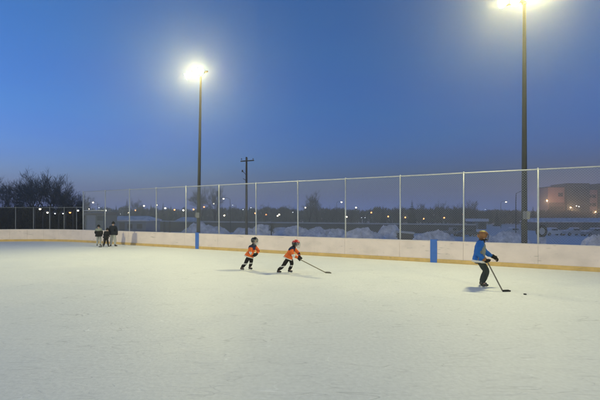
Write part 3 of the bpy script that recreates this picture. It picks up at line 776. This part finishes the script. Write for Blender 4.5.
def head_geo(c, f, r, mb):
    """nose, eyes, mouth and ears on a head of radius r centred at c, looking along f (materials 0 skin, 1 eye, 2 lip)"""
    f = V(f).normalized(); up = V((0, 0, 1)); s = f.cross(up).normalized(); up = s.cross(f)
    rot = Matrix((s, f, up)).transposed()
    mb.mi = 0
    mb.ball(c + f * r * .98 + up * -r * .12, (r * .13, r * .22, r * .24), 8, rot)
    for k in (-1, 1):
        mb.mi = 0; mb.ball(c + s * k * r * .88 + up * -r * .05, (r * .12, r * .2, r * .28), 8, rot)
        mb.mi = 1; mb.ball(c + f * r * .86 + s * k * r * .34 + up * r * .10, (r * .12, r * .1, r * .08), 8, rot)
    mb.mi = 2; mb.ball(c + f * r * .90 - up * r * .52, (r * .26, r * .09, r * .06), 8, rot)
def hand_chains(sk, wr, d, n, k, fat=1.0, curl=1.0, side_sign=1):
    """palm with four unequal fingers and a thumb; d = along the hand, n = palm side"""
    d = V(d).normalized(); n = (V(n) - d * V(n).dot(d)).normalized(); s = d.cross(n) * side_sign
    pe = wr + d * .085 * k
    root = sk.chain([wr - d * .02 * k, wr + d * .03 * k, wr + d * .085 * k], [.028 * k * fat, .036 * k * fat, .036 * k * fat])
    for j, (o, L, rr) in enumerate(((-.036, .070, .0095), (-.012, .080, .010), (.012, .074, .0095), (.034, .058, .0085))):
        p = pe + s * o * k * (1 + (fat - 1) * .5) - d * .02 * k
        a = .35 * curl; pts = [p]
        for q in range(3):
            ang = a + q * .62 * curl; pts.append(pts[-1] + (d * math.cos(ang) + n * math.sin(ang)) * L * k / 2.3)
        sk.chain(pts, [rr * k * fat * 1.15, rr * k * fat * 1.08, rr * k * fat, rr * k * fat * .85])
    p = wr + d * .03 * k - s * .030 * k
    sk.chain([p, p + (-s * .5 + d * .6 + n * .4).normalized() * .042 * k, p + (-s * .5 + d * .6 + n * .4).normalized() * .042 * k + (d * .7 + n * .7).normalized() * .035 * k],
             [.014 * k * fat, .012 * k * fat, .010 * k * fat])

def person(label, loc, J, k, face, cfg, group):
    t = thing('person', label, 'person', loc, 0, group); g = {n: V(p) for n, p in J.items()}
    face = V(face).normalized()
    hc = g['head']; hr = cfg.get('hr', .098 * (.5 + .5 * k))
    spine = g['pelvis'].lerp(g['chest'], .5)
    # body
    sk = SK(); a = sk.add(g['pelvis'], .115 * k); b_ = sk.add(spine, .11 * k, a); c = sk.add(g['chest'], .125 * k, b_)
    n_ = sk.add(g['neck'], .055 * k, c); h0 = sk.add(hc - V((0, 0, hr * .45)) + face * hr * .12, hr * .80, n_); h1 = sk.add(hc + V((0, 0, hr * .35)), hr * 1.0, h0); sk.add(hc + V((0, 0, hr * .85)), hr * .72, h1)
    for s in 'lr':
        i = sk.add(g['sh_' + s], .062 * k, c); i = sk.add(g['el_' + s], .043 * k, i); i = sk.add(g['wr_' + s], .030 * k, i)
        i = sk.add(g['hip_' + s], .090 * k, a); i = sk.add(g['hip_' + s].lerp(g['kn_' + s], .5), .075 * k, i); i = sk.add(g['kn_' + s], .055 * k, i)
        i = sk.add(g['kn_' + s].lerp(g['an_' + s], .4), .052 * k, i); i = sk.add(g['an_' + s], .036 * k, i); i = sk.add(g['an_' + s] + V(cfg['toe_' + s]).normalized() * .1 * k - V((0, 0, .03 * k)), .03 * k, i)
    mb = MB(); head_geo(hc, face, hr, mb)
    hs = SK()
    for s in 'lr':
        d, n = cfg['hand_' + s]; hand_chains(sk, g['wr_' + s], d, n, k, .95, cfg.get('curl', 1.0), 1 if s == 'l' else -1)
    link('body', merge('body', sk.mesh(), mb, [M['skin'], M['eye'], M['lip']]), t)
    # trousers
    fat = cfg.get('fat', 1.0)
    sk = SK(); a = sk.add(g['pelvis'] + V((0, 0, .03 * k)), .112 * k * fat)
    for s in 'lr':
        i = sk.add(g['hip_' + s], .098 * k * fat, a); i = sk.add(g['hip_' + s].lerp(g['kn_' + s], .5), .094 * k * fat, i); i = sk.add(g['kn_' + s], .080 * k * fat, i)
        i = sk.add(g['kn_' + s].lerp(g['an_' + s], .45), .078 * k * fat, i); sk.add(g['an_' + s] + (g['kn_' + s] - g['an_' + s]) * .0, .066 * k * fat, i)
    me = merge('trousers', sk.mesh(2), None, cfg['trousers'], cfg.get('paint_t'), folds=.013 * k)
    link('trousers', me, t)
    # top
    sk = SK(); a = sk.add(g['pelvis'] + V((0, 0, .05 * k)), .155 * k * fat); b_ = sk.add(spine, .160 * k * fat, a); c = sk.add(g['chest'], .165 * k * fat, b_); sk.add(g['chest'].lerp(g['neck'], .72), .085 * k, c)
    for s in 'lr':
        i = sk.add(g['sh_' + s], .092 * k * fat, c); i = sk.add(g['sh_' + s].lerp(g['el_' + s], .5), .080 * k * fat, i); i = sk.add(g['el_' + s], .072 * k * fat, i); sk.add(g['el_' + s].lerp(g['wr_' + s], .88), .055 * k * fat, i)
    # loose hem hanging below the waist
    mb = MB(); ax = (g['chest'] - g['pelvis']).normalized(); fr = frame(ax, face)
    hemL = cfg.get('hem', .14) * k
    vs = []; n = 40; prof = [(.150, .14), (.162, .08), (.172, .03), (.190, -hemL * .5 / k), (.200, -hemL / k), (.192, -hemL / k + .004), (.165, -hemL * .4 / k)]
    for r_, h_ in prof:
        for q in range(n):
            aa = 2 * math.pi * q / n; wob = 1 + .05 * math.sin(aa * 4 + h_ * 9) + .03 * math.sin(aa * 7)
            vs.append(g['pelvis'] + V((0, 0, .03 * k)) + fr @ V((r_ * k * fat * wob * .93 * math.cos(aa), r_ * k * fat * wob * (1.04 if h_ > .1 else 1.28) * math.sin(aa), h_ * k)))
    mb.add(vs, [(i * n + q, i * n + (q + 1) % n, (i + 1) * n + (q + 1) % n, (i + 1) * n + q) for i in range(len(prof) - 1) for q in range(n)])
    link(cfg.get('top_name', 'jersey'), merge('jersey', sk.mesh(3), mb, cfg['top'], (lambda c_: cfg['paint'](c_, g)) if cfg.get('paint') else None, folds=.019 * k), t)
    if cfg.get('neck_guard'):
        mb = MB(); nd = (hc - g['neck']).normalized(); fr = frame(nd, face); b0 = g['neck'] - nd * .05 * k
        mb.lathe(b0, [(.105 * k, -.02), (.088 * k, .03), (.076 * k, .085 * k), (.070 * k, .088 * k), (.07 * k, .05)], 18, rot=fr)
        link('neck_guard', mb.mesh('neck_guard', M['blackc'], True), t)
    if cfg.get('hair'):
        mb = MB(); s_ = face.cross(V((0, 0, 1))).normalized(); fr = Matrix((s_, face, s_.cross(face))).transposed()
        mb.ball(hc - face * hr * .42 - V((0, 0, hr * .62)), (hr * .92, hr * .62, hr * .85), 14, fr)
        link('hair', mb.mesh('hair', M['brownhair'], True), t)
    # gloves
    for s in 'lr':
        sk = SK(); d, n = cfg['hand_' + s]
        hand_chains(sk, g['wr_' + s], d, n, k * cfg.get('glove_k', 1.12), cfg.get('glove_fat', 1.5), cfg.get('curl', 1.0), 1 if s == 'l' else -1)
        dn = V(d).normalized(); mb = MB()
        cf = frame(dn); mb.lathe(g['wr_' + s] - dn * .07 * k, [(.048 * k, 0), (.066 * k, .0), (.060 * k, .07 * k), (.045 * k, .09 * k)], 12, rot=cf)
        mb.mi = 0; mb.m = [1] * len(mb.f)
        link('glove', merge('glove', sk.mesh(), mb, [cfg['glove'], (cfg.get('cuff') if s == 'r' else None) or cfg['glove']]), t)
    # skates
    for s in 'lr':
        an = g['an_' + s]; td = V(cfg['toe_' + s]); td.normalize()
        up = (g['kn_' + s] - an).normalized(); side = td.cross(up).normalized(); upf = side.cross(td)
        sk = SK(); sole = an - upf * .055 * k
        i = sk.chain([an + up * .13 * k, an + up * .03 * k, sole - td * .035 * k], [.056 * k, .050 * k, .045 * k])
        j = sk.add(sole + td * .06 * k, .044 * k, i); j = sk.add(sole + td * .14 * k, .040 * k, j); sk.add(sole + td * .185 * k, .030 * k, j)
        so = link('skate', merge('skate', sk.mesh(), None, [cfg.get('skate', M['shell'])]), t)
        mb = MB(); b0 = an - upf * .095 * k
        fr = Matrix((td, side, upf)).transposed()
        for u in (-.03, .12): mb.box(b0 + td * u * k - upf * .012 * k, (.05 * k, .022 * k, .05 * k), fr, .9)
        zb = b0 - upf * .042 * k
        link('blade_holder', mb.mesh('blade_holder', M['wshell']), so)
        mb = MB(); P = [(-.085, .018), (-.08, -.004), (-.05, -.016), (.15, -.016), (.185, -.002), (.19, .018)]
        vs = [zb + td * x * k + upf * z * k + side * (q * .003) for q in (-1, 1) for x, z in P]; m_ = len(P)
        mb.add(vs, [tuple(range(m_)), tuple(range(2 * m_ - 1, m_ - 1, -1))] + [(q, (q + 1) % m_, (q + 1) % m_ + m_, q + m_) for q in range(m_)])
        link('blade', mb.mesh('blade', M['steel']), so)
    # helmet / hat
    hk = cfg.get('headwear')
    if hk:
        up = V((0, 0, 1)); s_ = face.cross(up).normalized(); fr = Matrix((s_, face, s_.cross(face))).transposed()
        mb = MB(); rr = hr * (1.36 if hk == 'helmet' else 1.16); n = 20; rows = 9
        vs = []; fs = []
        for i in range(rows + 1):
            for q in range(n):
                a = 2 * math.pi * q / n; fc = math.sin(a)   # 1 = front
                lim = math.pi * ((.42 if fc > .6 else .70 - .10 * max(0, fc)) if hk == 'helmet' else .50)
                th = lim * i / rows
                ridge = 1 + (.05 if (hk == 'helmet' and abs(math.cos(a)) < .35) else 0) * math.sin(th)
                vs.append(hc + V((0, 0, hr * .12)) + fr @ V((rr * .92 * math.sin(th) * math.cos(a), rr * 1.06 * ridge * math.sin(th) * math.sin(a), rr * math.cos(th))))
        fs = [(i * n + q, (i + 1) * n + q, (i + 1) * n + (q + 1) % n, i * n + (q + 1) % n) for i in range(rows) for q in range(n)]
        mb.add(vs, fs)
        if hk == 'toque':
            mb.lathe(hc + V((0, 0, hr * .1)), [(rr * .96, -.05 * k), (rr * 1.06, -.04 * k), (rr * 1.06, .02 * k), (rr * .96, .03 * k)], 20); mb.ball(hc + V((0, 0, hr * .12 + rr)), .03 * k, 8)
        hm = link('helmet' if hk == 'helmet' else 'knit_hat', merge('helmet', SK_empty(), mb, cfg['hat'], (lambda c_: cfg['paint_h'](c_, hc)) if cfg.get('paint_h') else None), t)
        if hk == 'helmet':
            cg = MB(); cc = hc + V((0, 0, -hr * .15))
            for e in (-.75, -.45, -.15, .15, .42):
                P = []
                for q in range(9):
                    a = R(20 + 140 * q / 8); P.append(cc + fr @ V((rr * 1.0 * math.cos(a) * math.cos(e * .55), rr * 1.18 * math.sin(a) * math.cos(e * .6), e * rr * 1.15)))
                cg.tube(P, .0045, 5)
            for a in (45, 70, 90, 110, 135):
                a = R(a); P = [cc + fr @ V((rr * math.cos(a) * math.cos(e * .55), rr * 1.18 * math.sin(a) * math.cos(e * .6), e * rr * 1.15)) for e in (-.75, -.45, -.15, .15, .42)]
                cg.tube(P, .0045, 5)
            link('face_cage', cg.mesh('face_cage', cfg.get('cage', M['dark'])), hm)
            ch = MB(); ch.ball(hc + face * hr * .78 - V((0, 0, hr * .95)), (hr * .5, hr * .36, hr * .26), 10, fr); link('chin_cup', ch.mesh('chin_cup', cfg.get('chin', M['wshell']), True), hm)
    return t
def SK_empty(): return bpy.data.meshes.new('tmp')

def stick(label, a, b, blade_dir, tape=M['tape'], bm=None):
    """hockey stick from its butt end a to the heel b, blade along blade_dir on the ice"""
    a, b = V(a), V(b); d = (b - a).normalized(); bd = V(blade_dir).normalized()
    t = thing('hockey_stick', label, 'hockey stick', b)
    fr = frame(d, bd); L = (b - a).length
    MB().box((a - b) / 2, (.030, .022, L), fr).build('shaft', M['shaft'], t)
    MB().box((a - b) + d * .07, (.036, .028, .14), fr).build('grip_tape', tape, t)
    mb = MB(); n = 8; vs = []; sd = bd.cross(V((0, 0, 1)))
    for i in range(n + 1):
        f = i / n; c = bd * (.24 * f) + sd * (.035 * f * f); h = .055 + .004 * f if f < .85 else .042
        for w in (-.005, .005):
            vs += [c + sd * w + V((0, 0, .002 - b.z)), c + sd * w + V((0, 0, h - b.z))]
    fs = []
    for i in range(n):
        o = i * 4; fs += [(o, o + 4, o + 5, o + 1), (o + 2, o + 3, o + 7, o + 6), (o + 1, o + 5, o + 7, o + 3), (o, o + 2, o + 6, o + 4)]
    fs += [(0, 1, 3, 2), (n * 4, n * 4 + 2, n * 4 + 3, n * 4 + 1)]
    mb.add(vs, fs); mb.build('blade', bm or M['tape'], t)

# ---- skater in blue
LOC = at(482, 12.9)
J = dict(pelvis=(-.085, 0, .83), chest=(-.05, 0, 1.22), neck=(.00, 0, 1.40), head=(.02, -.01, 1.53),
         sh_r=(-.12, -.19, 1.31), el_r=(-.27, -.27, 1.03), wr_r=(-.02, -.26, .83), sh_l=(.01, .19, 1.31), el_l=(.22, .23, .99), wr_l=(.45, .20, .87),
         hip_r=(-.09, -.10, .80), kn_r=(.10, -.12, .46), an_r=(-.05, -.13, .125), hip_l=(-.06, .10, .80), kn_l=(.16, .11, .47), an_l=(.03, .14, .125))
def pt_blue(c, g):
    if c.z < .80: return 2
    for q in 'lr':
        for p0, p1 in ((g['sh_' + q], g['el_' + q]), (g['el_' + q], g['wr_' + q])):
            d = p1 - p0; f = max(0, min(1, (c - p0).dot(d) / d.length_squared))
            if (c - p0 - d * f).length < .112: return 0
    if c.x < g['chest'].x - .06 + (c.z - 1.22) * .25: return 0
    return 1
M['lime'] = mat('yellow_green_band', (.30, .26, .03), .6)
def pt_hb(c, hc): return 1 if c.z > hc.z + .125 else (2 if abs(c.y - hc.y) < .035 and .06 < c.z - hc.z < .1 else 0)
person('skater in a blue and grey jersey and tan helmet leaning forward with a stick', LOC, J, 1.0, (.96, -.22, -.12), dict(
    toe_l=(1, .05, 0), toe_r=(1, -.08, 0), hand_r=((.75, -.1, -.5), (.3, .6, .5)), hand_l=((.8, -.1, -.45), (-.3, -.2, -.8)), curl=1.15, hem=.13, fat=1.08, hr=.108, hair=True, neck_guard=True,
    trousers=[M['pants_g']], top=[M['royal'], M['greyc'], M['white']], paint=pt_blue, glove=M['blackc'], glove_k=1.2, glove_fat=1.65,
    headwear='helmet', hat=[M['tan'], M['lime'], M['dark']], paint_h=pt_hb, cuff=M['tan'], cage=M['dark'], chin=M['dark']), 'hockey players on the ice')
hb = LOC + V((.03, -.27, .80))
bl = at(502.5, 12.02); bl.z = .03
dd = (hb - bl).normalized()
stick('hockey stick of the skater in blue, its blade near the puck', hb + dd * .12, bl, (.95, .25, 0))
pk = at(525, 11.6); mb = MB().lathe((0, 0, 0), [(0, .002), (.036, .002), (.038, .006), (.038, .023), (.036, .0265), (0, .0265)], 24)
tag(mb.build('puck', M['rubber'], None, (pk.x, pk.y, 0)), 'black puck lying on the ice ahead of the skater in blue', 'puck')

# ---- player in the red topped helmet (right orange player)
def pt_or(c, g):
    ax = (g['chest'] - g['pelvis']); h = (c - g['pelvis']).dot(ax) / ax.length_squared
    if abs(c.y) > .14 and -.3 < h < .98 and min((c - g['el_' + q]).length for q in 'lr') < .16:                        # sleeves: orange with a navy band near the elbow
        e = min((c - g['el_l']).length, (c - g['el_r']).length)
        return 2 if e < .07 else 0
    if any((c - g['sh_' + q].lerp(g['el_' + q], .55)).length < .12 for q in 'lr'): return 0
    if h > .86: return 1
    if -.17 < h < -.07: return 2
    return 0
def pt_tr(kcal):
    def f(c): return 1 if (kcal[0] < c.z < kcal[1]) else 0
    return f
LOC = at(286.5, 15.95); u = 15.95 / F
def P2(px, py, y=0.0): return V(((px - 286.5) * u, y, (272.6 - py) * u))
J = dict(pelvis=P2(288.4, 257.2), chest=P2(291.8, 249.6), neck=P2(294.4, 245.8), head=P2(295.9, 243.4, -.02),
         sh_r=P2(291.2, 247.9, -.17), el_r=P2(293.6, 254.6, -.27), wr_r=P2(298.6, 257.4, -.20), sh_l=P2(293.8, 248.0, .17), el_l=P2(298.4, 253.4, .17), wr_l=P2(299.8, 256.8, -.02),
         hip_r=P2(288.0, 258.2, -.09), kn_r=P2(283.2, 265.4, -.10), an_r=P2(277.8, 270.0, -.06), hip_l=P2(290.0, 258.2, .09), kn_l=P2(292.2, 264.4, .09), an_l=P2(288.9, 269.4, .10))
J['an_r'].z = .125 * .8; J['an_l'].z = .125 * .8
def pt_red(c, hc): return 0 if c.z > hc.z + .055 else 1
cfg = dict(toe_l=(1, -.25, 0), toe_r=(.95, -.15, -.0), hand_r=((.7, .15, -.55), (.2, .6, -.3)), hand_l=((.5, -.3, -.7), (-.4, -.6, .2)), curl=1.3, hem=.095, fat=1.08, hr=.106, neck_guard=True,
    trousers=[M['blackc'], M['white']], paint_t=pt_tr((.24, .28)), top=[M['orange'], M['navy'], M['white']], paint=pt_or, glove=M['blackc'], glove_k=1.3, glove_fat=1.8,
    headwear='helmet', hat=[M['red'], M['shell']], paint_h=pt_red, cage=M['wshell'])
person('young player in orange jersey and red topped helmet reaching with a long stick', LOC, J, .80, (.90, -.42, -.14), cfg, 'hockey players on the ice')
h1 = LOC + J['wr_r'] + V((.05, -.01, -.04)); h2 = LOC + J['wr_l'] + V((.0, 0, 0))
bl = at(325.2, 15.9); bl.z = .03
d_ = (h1 - bl).normalized()
stick('long hockey stick held out by the player in the red topped helmet', h1 + d_ * .22, bl, (.95, -.3, 0), bm=M['shaft'])

# ---- left orange player
LOC = at(247, 16.8); u = 16.8 / F
def P2(px, py, y=0.0): return V(((px - 247) * u, y, (270.1 - py) * u))
J = dict(pelvis=P2(249.6, 256.0), chest=P2(252.4, 248.2), neck=P2(253.9, 244.0), head=P2(254.6, 240.9, -.02),
         sh_r=P2(251.2, 246.4, -.18), el_r=P2(251.0, 252.6, -.27), wr_r=P2(254.2, 254.6, -.22), sh_l=P2(254.6, 246.4, .15), el_l=P2(258.2, 251.6, .16), wr_l=P2(256.2, 254.4, -.02),
         hip_r=P2(248.8, 257.2, -.09), kn_r=P2(245.8, 263.4, -.11), an_r=P2(241.6, 268.0, -.08), hip_l=P2(250.6, 257.2, .09), kn_l=P2(251.2, 263.0, .08), an_l=P2(249.2, 268.0, .10))
J['an_r'].z = .125 * .82; J['an_l'].z = .125 * .82
cfg = dict(cfg, hat=[M['shell']], paint_h=None, toe_l=(.85, -.5, 0), toe_r=(.8, -.45, 0), hand_r=((.7, .3, -.3), (.2, .6, .3)), hand_l=((-.3, -.7, -.2), (-.4, .4, .2)), cage=M['wshell'])
person('young player in orange jersey and all black helmet gliding with hands together', LOC, J, .82, (.80, -.58, -.10), cfg, 'hockey players on the ice')

# ---- three standing by the boards, backs to us
def standing(label, px, Y, k, cfg, lean=0.0, spread=.12, turn=0.0, arms='pocket'):
    loc = at(px, Y)
    J = dict(pelvis=(0, 0, .90), chest=(lean * .5, 0, 1.27), neck=(lean * .8, .02, 1.46), head=(lean, .04, 1.63),
             hip_l=(-.09, 0, .87), hip_r=(.09, 0, .87), kn_l=(-.10 - spread * .3, .04, .49), kn_r=(.10 + spread * .3, .04, .49), an_l=(-.09 - spread, -.01, .125), an_r=(.09 + spread, -.01, .125),
             sh_l=(-.19 + lean * .6, 0, 1.38), sh_r=(.19 + lean * .6, 0, 1.38), el_l=(-.27 + lean * .3, .0, 1.10), el_r=(.27 + lean * .3, .0, 1.10), wr_l=(-.20, .2, .98), wr_r=(.20, .2, .98))
    if arms == 'down': J.update(wr_l=(-.26, .06, .88), wr_r=(.26, .06, .88))
    rot = Matrix.Rotation(turn, 3, 'Z')
    J = {n: rot @ (V(p) * k) for n, p in J.items()}
    q = lambda v: tuple(rot @ V(v))
    f = q((cfg.get('look', 0.1), 1, -.05))
    cfg = dict(dict(toe_l=q((-.35, 1, 0)), toe_r=q((.35, 1, 0)), hand_l=(q((.4, .7, -.4)), q((.6, -.3, .2))), hand_r=(q((-.4, .7, -.4)), q((-.6, -.3, .2))), curl=.8, top_name='jacket'), **cfg)
    return person(label, loc, J, k, f, cfg, 'people standing by the boards')
def pt_vest(c, g): return 1 if c.z < g['chest'].z - .02 and abs(c.x) < .3 else 0
standing('tall man in a dark jacket and pale trousers standing with his back turned', 113, 29.2, .97, dict(
    trousers=[M['pale']], top=[M['jack']], glove=M['blackc'], headwear='toque', hat=[M['blackc']], hem=.10, fat=1.12), 0, .07, R(-6), 'down')
standing('smaller person in pale trousers and grey jacket with a dark lower half', 98.8, 29.6, .84, dict(
    trousers=[M['pale']], top=[M['greyc'], M['blackc']], paint=pt_vest, glove=M['blackc'], headwear='toque', hat=[M['blackc']], hem=.13, fat=1.1), -.02, .03, R(10))
standing('small child all in black leaning between the two taller people', 106, 29.0, .72, dict(
    trousers=[M['blackc']], top=[M['blackc']], glove=M['blackc'], headwear='toque', hat=[M['blackc']], hem=.12, fat=1.12), .12, .16, R(-12))
bl = at(101.8, 28.7); bl.z = .03
stick('short dark hockey stick held by the small child in black', V((at(106, 29).x - .16, 29.12, .72)), bl, (-.9, .1, 0))

# ------------------------------------------------------------------ cold haze
hz = MB().box((0, 110, 8), (700, 460, 22)).mesh('haze', [])
hm = bpy.data.materials.new('cold_haze'); hm.use_nodes = True; nt = hm.node_tree; nt.nodes.clear()
out = nt.nodes.new('ShaderNodeOutputMaterial'); pv = nt.nodes.new('ShaderNodeVolumePrincipled')
pv.inputs['Color'].default_value = (1, .98, .84, 1); pv.inputs['Density'].default_value = 0.0020; pv.inputs['Anisotropy'].default_value = 0.82
nt.links.new(pv.outputs['Volume'], out.inputs['Volume'])
hz.materials.append(hm); ho = link('haze', hz); struct(ho, 'stuff'); tag(ho, 'thin cold haze glowing softly round the floodlights', 'haze')

# ------------------------------------------------------------------ sky and twilight
SUN_EL, SUN_AZ = R(0.0), R(-75)      # azimuth from +Y, negative = left
wd = bpy.data.worlds.new('World'); S.world = wd; wd.use_nodes = True; nt = wd.node_tree
N = nt.nodes.new; L = nt.links.new
bg = nt.nodes['Background']
sky = N('ShaderNodeTexSky'); sky.sky_type = 'NISHITA'; sky.sun_disc = False; sky.sun_elevation = SUN_EL; sky.sun_rotation = SUN_AZ
sky.altitude = 200; sky.air_density = 1.0; sky.dust_density = 0.3; sky.ozone_density = 4.0
tc = N('ShaderNodeTexCoord'); sx = N('ShaderNodeSeparateXYZ'); L(tc.outputs['Generated'], sx.inputs[0])
# dusty mauve twilight band low over the horizon, with faint streaks of cloud
cm = N('ShaderNodeMapping'); cm.inputs['Scale'].default_value = (1.2, 1.2, 7.0); L(tc.outputs['Generated'], cm.inputs['Vector'])
cn = N('ShaderNodeTexNoise'); cn.inputs['Scale'].default_value = 1.7; cn.inputs['Detail'].default_value = 5; cn.inputs['Roughness'].default_value = .5; L(cm.outputs[0], cn.inputs['Vector'])
ca = N('ShaderNodeMath'); ca.operation = 'MULTIPLY_ADD'; ca.inputs[1].default_value = .24; ca.inputs[2].default_value = -.12; L(cn.outputs['Fac'], ca.inputs[0])
ze = N('ShaderNodeMath'); ze.operation = 'ADD'; L(sx.outputs['Z'], ze.inputs[0]); L(ca.outputs[0], ze.inputs[1])
rp = N('ShaderNodeValToRGB'); L(ze.outputs[0], rp.inputs['Fac'])
e = rp.color_ramp.elements; e[0].position = 0.02; e[0].color = (.74, .66, 1.0, 1); e[1].position = .42; e[1].color = (.90, .99, 1, 1)
q = e.new(.13); q.color = (.85, .76, 1.02, 1); q = e.new(.24); q.color = (.86, .86, 1.0, 1)
mm = N('ShaderNodeMix'); mm.data_type = 'RGBA'; mm.blend_type = 'MULTIPLY'; mm.inputs['Factor'].default_value = 1
L(sky.outputs['Color'], mm.inputs['A']); L(rp.outputs['Color'], mm.inputs['B'])
mz = N('ShaderNodeMapRange'); mz.inputs['From Min'].default_value = .0; mz.inputs['From Max'].default_value = .10; mz.inputs['To Min'].default_value = .85; mz.inputs['To Max'].default_value = 0
mz.interpolation_type = 'SMOOTHSTEP'; L(sx.outputs['Z'], mz.inputs['Value'])
mh = N('ShaderNodeMix'); mh.data_type = 'RGBA'; mh.inputs['B'].default_value = (.14, .265, .70, 1)
L(mz.outputs['Result'], mh.inputs['Factor']); L(mm.outputs['Result'], mh.inputs['A'])
L(mh.outputs['Result'], bg.inputs['Color']); bg.inputs['Strength'].default_value = 0.80

sl = bpy.data.lights.new('sun', 'SUN'); sl.energy = 0.02; sl.angle = R(20); sl.color = (1, .8, .7)
so = bpy.data.objects.new('sun', sl); COL.objects.link(so)
sd = V((math.sin(SUN_AZ), math.cos(SUN_AZ), .12)); so.rotation_euler = sd.to_track_quat('Z', 'Y').to_euler()

cam = bpy.data.cameras.new('camera'); cam.lens = F / 600 * 36; cam.sensor_width = 36; cam.shift_y = (HY - 200) / 600; cam.clip_end = 6000; cam.clip_start = .05
co = bpy.data.objects.new('camera', cam); COL.objects.link(co); co.location = (0, 0, CH); co.rotation_euler = (R(90), 0, 0); S.camera = co

S.view_settings.view_transform = 'Standard'; S.view_settings.look = 'None'; S.view_settings.exposure = 0.10; S.view_settings.gamma = 1; S.view_settings.use_curve_mapping = False
cy = S.cycles; cy.use_denoising = True; cy.max_bounces = 6; cy.diffuse_bounces = 4; cy.glossy_bounces = 2; cy.volume_bounces = 0; cy.transparent_max_bounces = 8
cy.sample_clamp_indirect = 4; cy.sample_clamp_direct = 0; cy.caustics_reflective = False; cy.caustics_refractive = False
